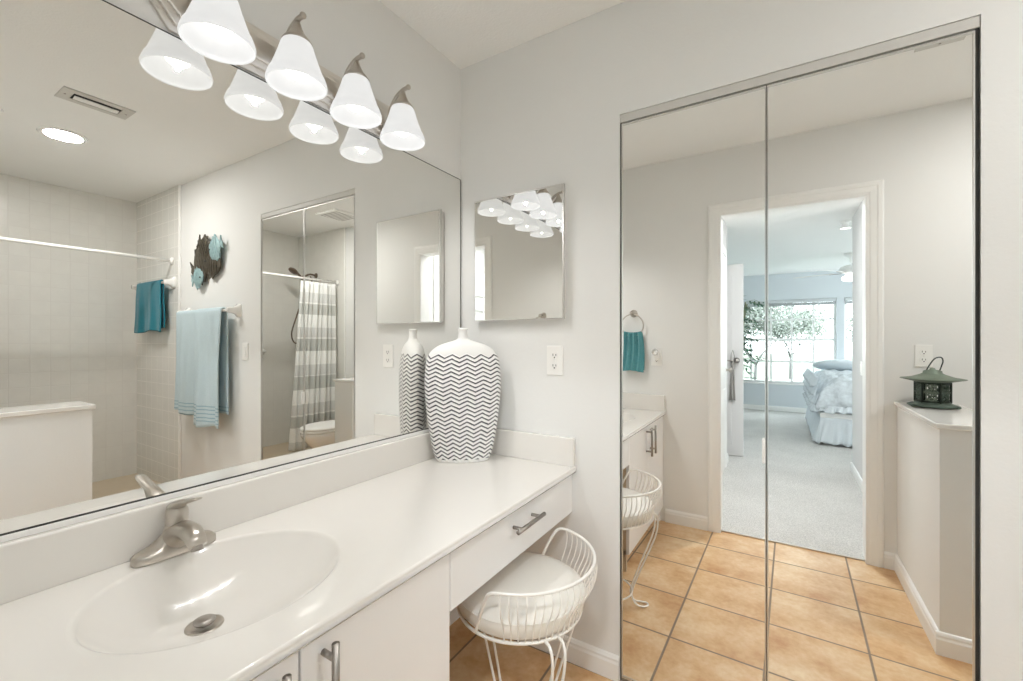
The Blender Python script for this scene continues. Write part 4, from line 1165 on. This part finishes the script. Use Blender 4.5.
b = MB(); b.lathe([(0, 0), (0.03, 0), (0.028, 0.006), (0.012, 0.012), (0, 0.012)], (3.30, yw + 0.0005, 1.97), 24, Matrix.Rotation(-PI / 2, 4, 'X'))
b.tube(smoothpath([(3.30, yw, 1.97), (3.30, yw + 0.08, 1.975), (3.30, yw + 0.15, 1.94)], 5), 0.0105, 12); b.sphere((3.30, yw + 0.155, 1.93), 0.021); b.build('wall_arm', 'hose', t)
b = MB(); b.tube(smoothpath([(3.30, yw + 0.13, 1.80), (3.30, yw + 0.165, 1.90), (3.30, yw + 0.22, 1.965), (3.30, yw + 0.265, 1.985)], 5), [0.013] * 10 + [0.014, 0.016, 0.018, 0.02, 0.022, 0.024], 14)
b.lathe([(0, 0.0), (0.030, 0.0), (0.048, 0.012), (0.052, 0.026), (0.049, 0.031), (0, 0.031)], (3.30, yw + 0.262, 2.005), 32, Matrix.Rotation(math.radians(-145), 4, 'X')); b.build('spray_head', 'hose', t)
b = MB(); b.tube(smoothpath([(3.30, yw + 0.13, 1.80), (3.31, yw + 0.155, 1.70), (3.34, yw + 0.21, 1.50), (3.37, yw + 0.25, 1.30), (3.36, yw + 0.21, 1.20), (3.32, yw + 0.14, 1.28), (3.30, yw + 0.08, 1.55), (3.30, yw + 0.05, 1.85), (3.30, yw + 0.07, 1.955)], 8), 0.0075, 8); b.build('hose', 'hose', t)
b = MB(); rings = [[(XS - 0.012 - d, -1.02 + (0.075 - d * 0.2) * math.copysign(abs(math.cos(q)) ** .5, math.cos(q)), 1.11 + h * math.copysign(abs(math.sin(q)) ** .5, math.sin(q))) for q in [2 * PI * i / 28 for i in range(28)]] for d, h in ((0, 0.05), (0.012, 0.048), (0.02, 0.03), (0.07, 0.012), (0.085, 0.010))]
loft(b, rings); o = b.build('soap_dish', 'ceramic'); recenter(o, (XS - 0.03, -1.02, 1.06)); tag(o, 'white ceramic soap dish on the tiled shower back wall', 'soap dish')

# ------------------------------------------------------------------ toilet
TX, TYB = 2.405, YE + 0.01
t = thing('toilet', 'white ceramic toilet with closed lid behind the knee wall', 'toilet', (TX, TYB + 0.35, 0))
def oval(cy_, a, bf, br, z, n=48):
    o = []
    for i in range(n):
        q = 2 * PI * i / n; c, s_ = math.cos(q), math.sin(q)
        o.append((TX + a * c, cy_ + (bf if s_ > 0 else br) * s_, z))
    return o
cyb = TYB + 0.46
b = MB(); loft(b, [oval(cyb - 0.06, 0.115, 0.17, 0.24, 0.0), oval(cyb - 0.06, 0.110, 0.165, 0.23, 0.03), oval(cyb - 0.05, 0.095, 0.15, 0.20, 0.12), oval(cyb - 0.03, 0.105, 0.17, 0.20, 0.20), oval(cyb - 0.01, 0.150, 0.24, 0.22, 0.30), oval(cyb, 0.178, 0.275, 0.23, 0.36), oval(cyb, 0.182, 0.282, 0.24, 0.385), oval(cyb, 0.17, 0.27, 0.23, 0.392)])
b.build('bowl', 'ceramic', t)
b = MB(); loft(b, [oval(cyb, 0.180, 0.280, 0.215, 0.397), oval(cyb, 0.186, 0.286, 0.22, 0.402), oval(cyb, 0.186, 0.286, 0.22, 0.413), oval(cyb, 0.178, 0.278, 0.21, 0.417)]); b.build('seat', 'plastic', t)
b = MB(); loft(b, [oval(cyb, 0.180, 0.280, 0.215, 0.421), oval(cyb, 0.186, 0.286, 0.22, 0.426), oval(cyb, 0.186, 0.286, 0.22, 0.436), oval(cyb, 0.174, 0.272, 0.21, 0.446), oval(cyb, 0.12, 0.20, 0.16, 0.452)]); b.box(TX - 0.09, TX + 0.09, cyb - 0.245, cyb - 0.205, 0.40, 0.45, 0.006); b.build('lid', 'plastic', t)
b = MB(); b.box(TX - 0.225, TX + 0.225, TYB, TYB + 0.19, 0.36, 0.715, 0.03, 4); b.box(TX - 0.14, TX + 0.14, TYB + 0.05, cyb - 0.15, 0.20, 0.392, 0.03, 3); b.build('tank', 'ceramic', t)
b = MB(); b.box(TX - 0.235, TX + 0.235, TYB - 0.003, TYB + 0.20, 0.712, 0.745, 0.010, 3); b.build('tank_lid', 'ceramic', t)
b = MB(); b.lathe([(0, 0), (0.014, 0), (0.014, 0.012), (0, 0.012)], (TX - 0.16, TYB + 0.19, 0.65), 16, Matrix.Rotation(-PI / 2, 4, 'X')); b.tube([(TX - 0.16, TYB + 0.205, 0.65), (TX - 0.09, TYB + 0.208, 0.643)], [0.007, 0.005], 10); b.build('flush_handle', 'chrome', t)

# ------------------------------------------------------------------ bronze lantern on the knee wall
LXc, LYc, LZ = 1.857, -1.335, KZ + 0.0005
t = thing('bronze_lantern', 'verdigris bronze pagoda lantern with wide brim standing on the knee wall ledge', 'lantern', (LXc, LYc, LZ))
def hexring(r, z, n=6, a0=0.3): return [(LXc + r * math.cos(a0 + 2 * PI * i / n), LYc + r * math.sin(a0 + 2 * PI * i / n), z) for i in range(n)]
b = MB(); b.lathe([(0, 0.004), (0.088, 0.004), (0.094, 0.008), (0.090, 0.013), (0.080, 0.017), (0.066, 0.020), (0.066, 0.026), (0, 0.026)], (LXc, LYc, LZ), 40)
for k in range(3):
    a = 0.5 + 2.094 * k; b.sphere((LXc + 0.09 * math.cos(a), LYc + 0.09 * math.sin(a), LZ + 0.008), 0.0095, (1.3, 1, .8), 12, 8)
b.build('base', 'verdi', t)
b = MB()
for i in range(6):
    a = 0.3 + 2 * PI * i / 6
    p = (LXc + 0.064 * math.cos(a), LYc + 0.064 * math.sin(a)); b.cyl((p[0], p[1], LZ + 0.024), (p[0], p[1], LZ + 0.122), 0.0045, 8)
for zz in (0.028, 0.118): 
    h6 = hexring(0.064, LZ + zz); b.tube(h6, 0.0045, 6, closed=True)
fr = b.build('body_frame', 'bronze', t)
for i in range(6):
    a, a2 = 0.3 + 2 * PI * i / 6, 0.3 + 2 * PI * (i + 1) / 6
    P0 = Vector((LXc + 0.062 * math.cos(a), LYc + 0.062 * math.sin(a), 0)); P1 = Vector((LXc + 0.062 * math.cos(a2), LYc + 0.062 * math.sin(a2), 0))
    b = MB()
    def S(u, z): v = P0.lerp(P1, u); return (v.x, v.y, LZ + z)
    for z0 in (0.052, 0.095):
        b.tube([S(0.5 + 0.30 * math.cos(q), z0 + 0.018 * math.sin(q)) for q in [2 * PI * j / 16 for j in range(16)]], 0.0035, 6, closed=True)
        for q in range(4):
            qq = q * PI / 2 + 0.785; b.cyl(S(0.5 + 0.08 * math.cos(qq), z0 + 0.005 * math.sin(qq)), S(0.5 + 0.46 * math.cos(qq), z0 + 0.024 * math.sin(qq)), 0.0042, 6)
    for u in (0.22, 0.5, 0.78): b.cyl(S(u, 0.028), S(u, 0.12), 0.0026, 6)
    b.cyl(S(0, 0.074), S(1, 0.074), 0.0042, 6)
    b.build('lattice_panel', 'verdi2' if i % 2 else 'verdi', t)
b = MB(); b.lathe([(0, 0.121), (0.060, 0.122), (0.118, 0.1365), (0.121, 0.138), (0.118, 0.140), (0.078, 0.147), (0.045, 0.160), (0.036, 0.166), (0.034, 0.176), (0.026, 0.180), (0.012, 0.182), (0.008, 0.190), (0, 0.192)], (LXc, LYc, LZ), 48); b.build('roof', 'verdi2', t)
b = MB(); b.tube(smoothpath([(LXc - 0.024, LYc, LZ + 0.172), (LXc - 0.014, LYc + 0.004, LZ + 0.20), (LXc + 0.006, LYc + 0.008, LZ + 0.236), (LXc + 0.028, LYc + 0.008, LZ + 0.243), (LXc + 0.036, LYc + 0.006, LZ + 0.225), (LXc + 0.030, LYc + 0.002, LZ + 0.195), (LXc + 0.024, LYc, LZ + 0.172)], 5), 0.0028, 8); b.build('handle', 'bronze', t)

# ------------------------------------------------------------------ bedroom: bed, fan, plant
t = thing('ceiling_fan', 'white five-blade ceiling fan with a light kit in the bedroom', 'fan', (2.02, -5.70, 2.08))
FXc, FYc = 2.02, -5.70
b = MB(); b.lathe([(0, 0), (0.075, 0), (0.07, -0.02), (0.04, -0.055), (0.014, -0.06), (0.012, -0.13)], (FXc, FYc, ZB), 32); b.build('canopy', 'trim', t)
b = MB(); b.lathe([(0, 0.02), (0.05, 0.02), (0.11, 0.0), (0.125, -0.03), (0.12, -0.07), (0.06, -0.10), (0, -0.10)], (FXc, FYc, 2.21), 36); b.build('motor', 'trim', t)
b = MB(); b.lathe([(0.05, 0), (0.06, -0.02), (0.10, -0.045), (0.095, -0.085), (0.05, -0.10), (0, -0.105)], (FXc, FYc, 2.115), 32); b.build('light_bowl', 'lens', t)
for k in range(5):
    a = math.atan2(-0.25, -0.59) + k * 2 * PI / 5
    mt = Matrix.Translation((FXc, FYc, 2.135)) @ RotZ(a) @ Matrix.Rotation(math.radians(10), 4, 'X')
    pts = [(0.20, -0.05), (0.62, -0.068), (0.67, -0.05), (0.685, 0), (0.67, 0.05), (0.62, 0.068), (0.20, 0.05)]
    bb_ = MB(); bb_.prism(pts, 'z', -0.004, 0.004)
    bmesh.ops.transform(bb_.bm, matrix=mt, verts=bb_.bm.verts); bl = bb_.build('blade', 'trim', t)
    bb_ = MB(); bb_.box(0.10, 0.24, -0.018, 0.018, -0.012, -0.004, 0.002); bmesh.ops.transform(bb_.bm, matrix=mt, verts=bb_.bm.verts); bb_.build('blade_bracket', 'nickel2', bl)

def bed():
    X0, X1, Y0, Y1 = 1.63, 3.30, -6.75, -4.72
    t = thing('bed', 'bed with puffy white quilt and ruffled white skirt by the window', 'bed', ((X0 + X1) / 2, (Y0 + Y1) / 2, 0))
    b = MB(); b.box(X0 + 0.03, X1 - 0.03, Y0 + 0.03, Y1 - 0.03, 0.12, 0.36, 0.01); b.box(X0 + 0.02, X1 - 0.02, Y0 + 0.02, Y1 - 0.02, 0.36, 0.62, 0.05, 4); b.build('mattress', 'skirt', t)
    b = MB(); b.box(X0 - 0.005, X1, Y0, Y1 + 0.01, 0.325, 0.385, 0.006); b.build('bed_rail', 'trim', t)
    for px_, py_ in ((X0 + 0.06, Y0 + 0.06), (X0 + 0.06, Y1 - 0.06), (X1 - 0.06, Y0 + 0.06), (X1 - 0.06, Y1 - 0.06)):
        b = MB(); b.lathe([(0, 0), (0.025, 0), (0.03, 0.05), (0.02, 0.1), (0.035, 0.14), (0, 0.14)], (px_, py_, 0), 16); b.build('leg', 'trim', t)
    # perimeter path: left side (x=X0) from the far end to the near end, then near side
    path = [(X0, Y0)] + [(X0, Y0 + (Y1 - Y0) * i / 40) for i in range(1, 41)] + [(X0 + (X1 - X0) * i / 34, Y1) for i in range(1, 35)]
    Lp = len(path) - 1
    def ruffle(ztop, zbot, amp, freq, out0, out1, seed):
        def fn(u, v):
            i = u * Lp; k = min(int(i), Lp - 1); f = i - k
            x = path[k][0] * (1 - f) + path[k + 1][0] * f; y = path[k][1] * (1 - f) + path[k + 1][1] * f
            n = (-1, 0) if k < 40 else (0, 1)
            if abs(k - 40) < 2: n = (-.7, .7)
            w_ = out0 + (out1 - out0) * v + amp * v ** 0.6 * math.sin(u * freq + 1.5 * math.sin(u * 37 + seed) + 1.2 * v)
            return (x + n[0] * w_, y + n[1] * w_, ztop + (zbot - ztop) * v + 0.012 * v * math.sin(u * freq * 0.7 + seed))
        return fn
    b = MB(); b.grid(ruffle(0.33, 0.03, 0.022, 260, 0.0, 0.05, 1), 900, 10, thick=0.003); b.build('bed_skirt', 'skirt', t)
    # quilt: puffy top with soft folds, hanging over the sides
    def q(u, v):
        x = X0 - 0.05 + (X1 - X0 + 0.10) * u; y = Y0 - 0.05 + (Y1 - Y0 + 0.10) * v
        e = min(u * 1.0 / 0.13, (1 - u) / 0.13, v / 0.10, (1 - v) / 0.10, 1.0)
        h = 0.44 + 0.33 * math.sin(max(0, e) * PI / 2) ** 0.55
        nz = noise.noise(Vector((x * 5, y * 5, 0))) * 0.05 + noise.noise(Vector((x * 13, y * 13, 3))) * 0.028 + abs(noise.noise(Vector((x * 24, y * 24, 8)))) * 0.018
        return (x + noise.noise(Vector((y * 9, 1, h * 6))) * 0.02, y + noise.noise(Vector((x * 9, 4, h * 6))) * 0.02, h + nz)
    b = MB(); b.grid(q, 150, 170, thick=0.01); qo = b.build('quilt', 'bedspread', t)
    b = MB(); b.grid(ruffle(0.47, 0.40, 0.016, 330, 0.045, 0.075, 5), 900, 6, thick=0.003); b.build('quilt_ruffle', 'skirt', qo)
    # stacked ruffles along the left side seen end-on
    for k in range(4):
        zt = 0.80 - k * 0.10
        rf = ruffle(zt, zt - 0.12, 0.020, 240 + 20 * k, 0.03, 0.085, k)
        b = MB(); b.grid(lambda u, v: rf(u * 0.535, v), 480, 6, thick=0.003)
        b.build('quilt_flounce', 'skirt', qo)
    for k in range(2):
        px_ = 1.98 + 0.68 * k
        b = MB(); b.sphere((px_, -6.46, 0.86), 1.0, (0.34, 0.20, 0.075), 28, 16, Matrix.Rotation(math.radians(18), 4, 'X'))
        o = b.build('pillow', 'skirt'); recenter(o, (px_, -6.46, 0.82))
        tag(o, ('plump white pillow at the head of the bed, nearer the potted palm', 'plump white pillow at the head of the bed, farther from the potted palm')[k], 'pillow', 'bed pillows')
bed()

def palm():
    rnd = random.Random(11); bx_, by_ = 0.50, -6.55
    t = thing('potted_palm', 'tall green bamboo palm in a basket beside the bedroom window', 'plant', (bx_, by_, 0))
    b = MB(); b.lathe([(0, 0), (0.14, 0), (0.17, 0.15), (0.175, 0.32), (0.185, 0.33), (0.165, 0.33), (0.16, 0.28), (0, 0.28)], (bx_, by_, 0), 28); b.build('basket', 'pot', t)
    st = MB(); lf = bmesh.new()
    for i in range(9):
        a = rnd.uniform(0, 6.28); r = rnd.uniform(0.02, 0.09); h = rnd.uniform(1.2, 1.95)
        top = Vector((bx_ + 0.24 + r * 2.2 * math.cos(a), by_ + r * 2.2 * math.sin(a), h)); base = Vector((bx_ + r * math.cos(a), by_ + r * math.sin(a), 0.28))
        st.tube([base, base.lerp(top, 0.5) + Vector((0.01, 0.01, 0)), top], 0.008, 6)
        for j in range(13):
            f = 0.30 + 0.70 * j / 12; p = base.lerp(top, f); da = rnd.uniform(0, 6.28); bl_ = rnd.uniform(0.16, 0.34)
            d = Vector((math.cos(da), math.sin(da), rnd.uniform(-0.1, 0.5)))
            st.tube([p, p + d * bl_ * 0.5 + Vector((0, 0, 0.02)), p + d * bl_ + Vector((0, 0, -0.05))], 0.0025, 5)
            for k in range(7):
                q = p + d * bl_ * (0.25 + 0.13 * k); q.z += 0.02 - 0.008 * k
                sd = Vector((-d.y, d.x, 0)).normalized() * (1 if k % 2 else -1)
                ld = (d * 0.7 + sd * 0.8 + Vector((0, 0, rnd.uniform(-0.9, -0.2)))).normalized(); ll = rnd.uniform(0.09, 0.15)
                w_ = ld.cross(Vector((rnd.uniform(-.3, .3), rnd.uniform(-.3, .3), 1))).normalized() * 0.017
                vv = [lf.verts.new(x) for x in (q, q + ld * ll * .35 + w_, q + ld * ll, q + ld * ll * .35 - w_)]
                lf.faces.new(vv)
    st.build('stems', 'stem', t)
    m = MB(); m.merge(lf, False); m.build('foliage', 'leaf', t)
palm()

# ------------------------------------------------------------------ outdoors
struct('ground', MB().box(-30, 40, -60, YBW - 0.2, -0.5, -0.4), 'grass')
def tree():
    rnd = random.Random(4)
    t = thing('garden_tree', 'pale leafy tree in the daylight beyond the bedroom window', 'tree', (0.6, -13.5, -0.4), 'trees outside the window')
    br = MB(); lf = bmesh.new(); bx_ = Vector((0.6, -13.5, -0.4))
    def grow(p, d, L_, r, dep):
        q = p + d * L_; br.tube([p, p.lerp(q, 0.5) + Vector((rnd.uniform(-.05, .05), 0, 0.02)) * L_, q], [r, r * .85, r * .7], 6)
        if dep == 0:
            for _ in range(9):
                c = q + Vector((rnd.gauss(0, .22), rnd.gauss(0, .22), rnd.gauss(0, .18)))
                a = Vector((rnd.uniform(-1, 1), rnd.uniform(-1, 1), rnd.uniform(-1, 1))).normalized() * 0.04
                b_ = a.cross(Vector((rnd.uniform(-1, 1), 1, rnd.uniform(-1, 1)))).normalized() * 0.03
                lf.faces.new([lf.verts.new(x) for x in (c - a, c + b_, c + a, c - b_)])
            return
        for _ in range(3 if dep > 1 else 3):
            nd = (d + Vector((rnd.uniform(-.8, .8), rnd.uniform(-.8, .8), rnd.uniform(-.25, .5)))).normalized()
            grow(q, nd, L_ * rnd.uniform(.6, .85), r * .62, dep - 1)
    grow(bx_, Vector((0, 0, 1)), 0.9, 0.05, 6)
    br.build('branches', 'bark', t); m = MB(); m.merge(lf, False); m.build('foliage', 'tree', t)
    for dx, dy, rz in ((3.6, -2.5, 1.0), (7.6, -1.0, 2.2), (-3.9, 0.6, 4.0), (1.0, -7.0, 5.0)):
        c = copy_tree(t); c.location = (0.6 + dx, -13.5 + dy, -0.4); c.rotation_euler = (0, 0, rz)
tree()
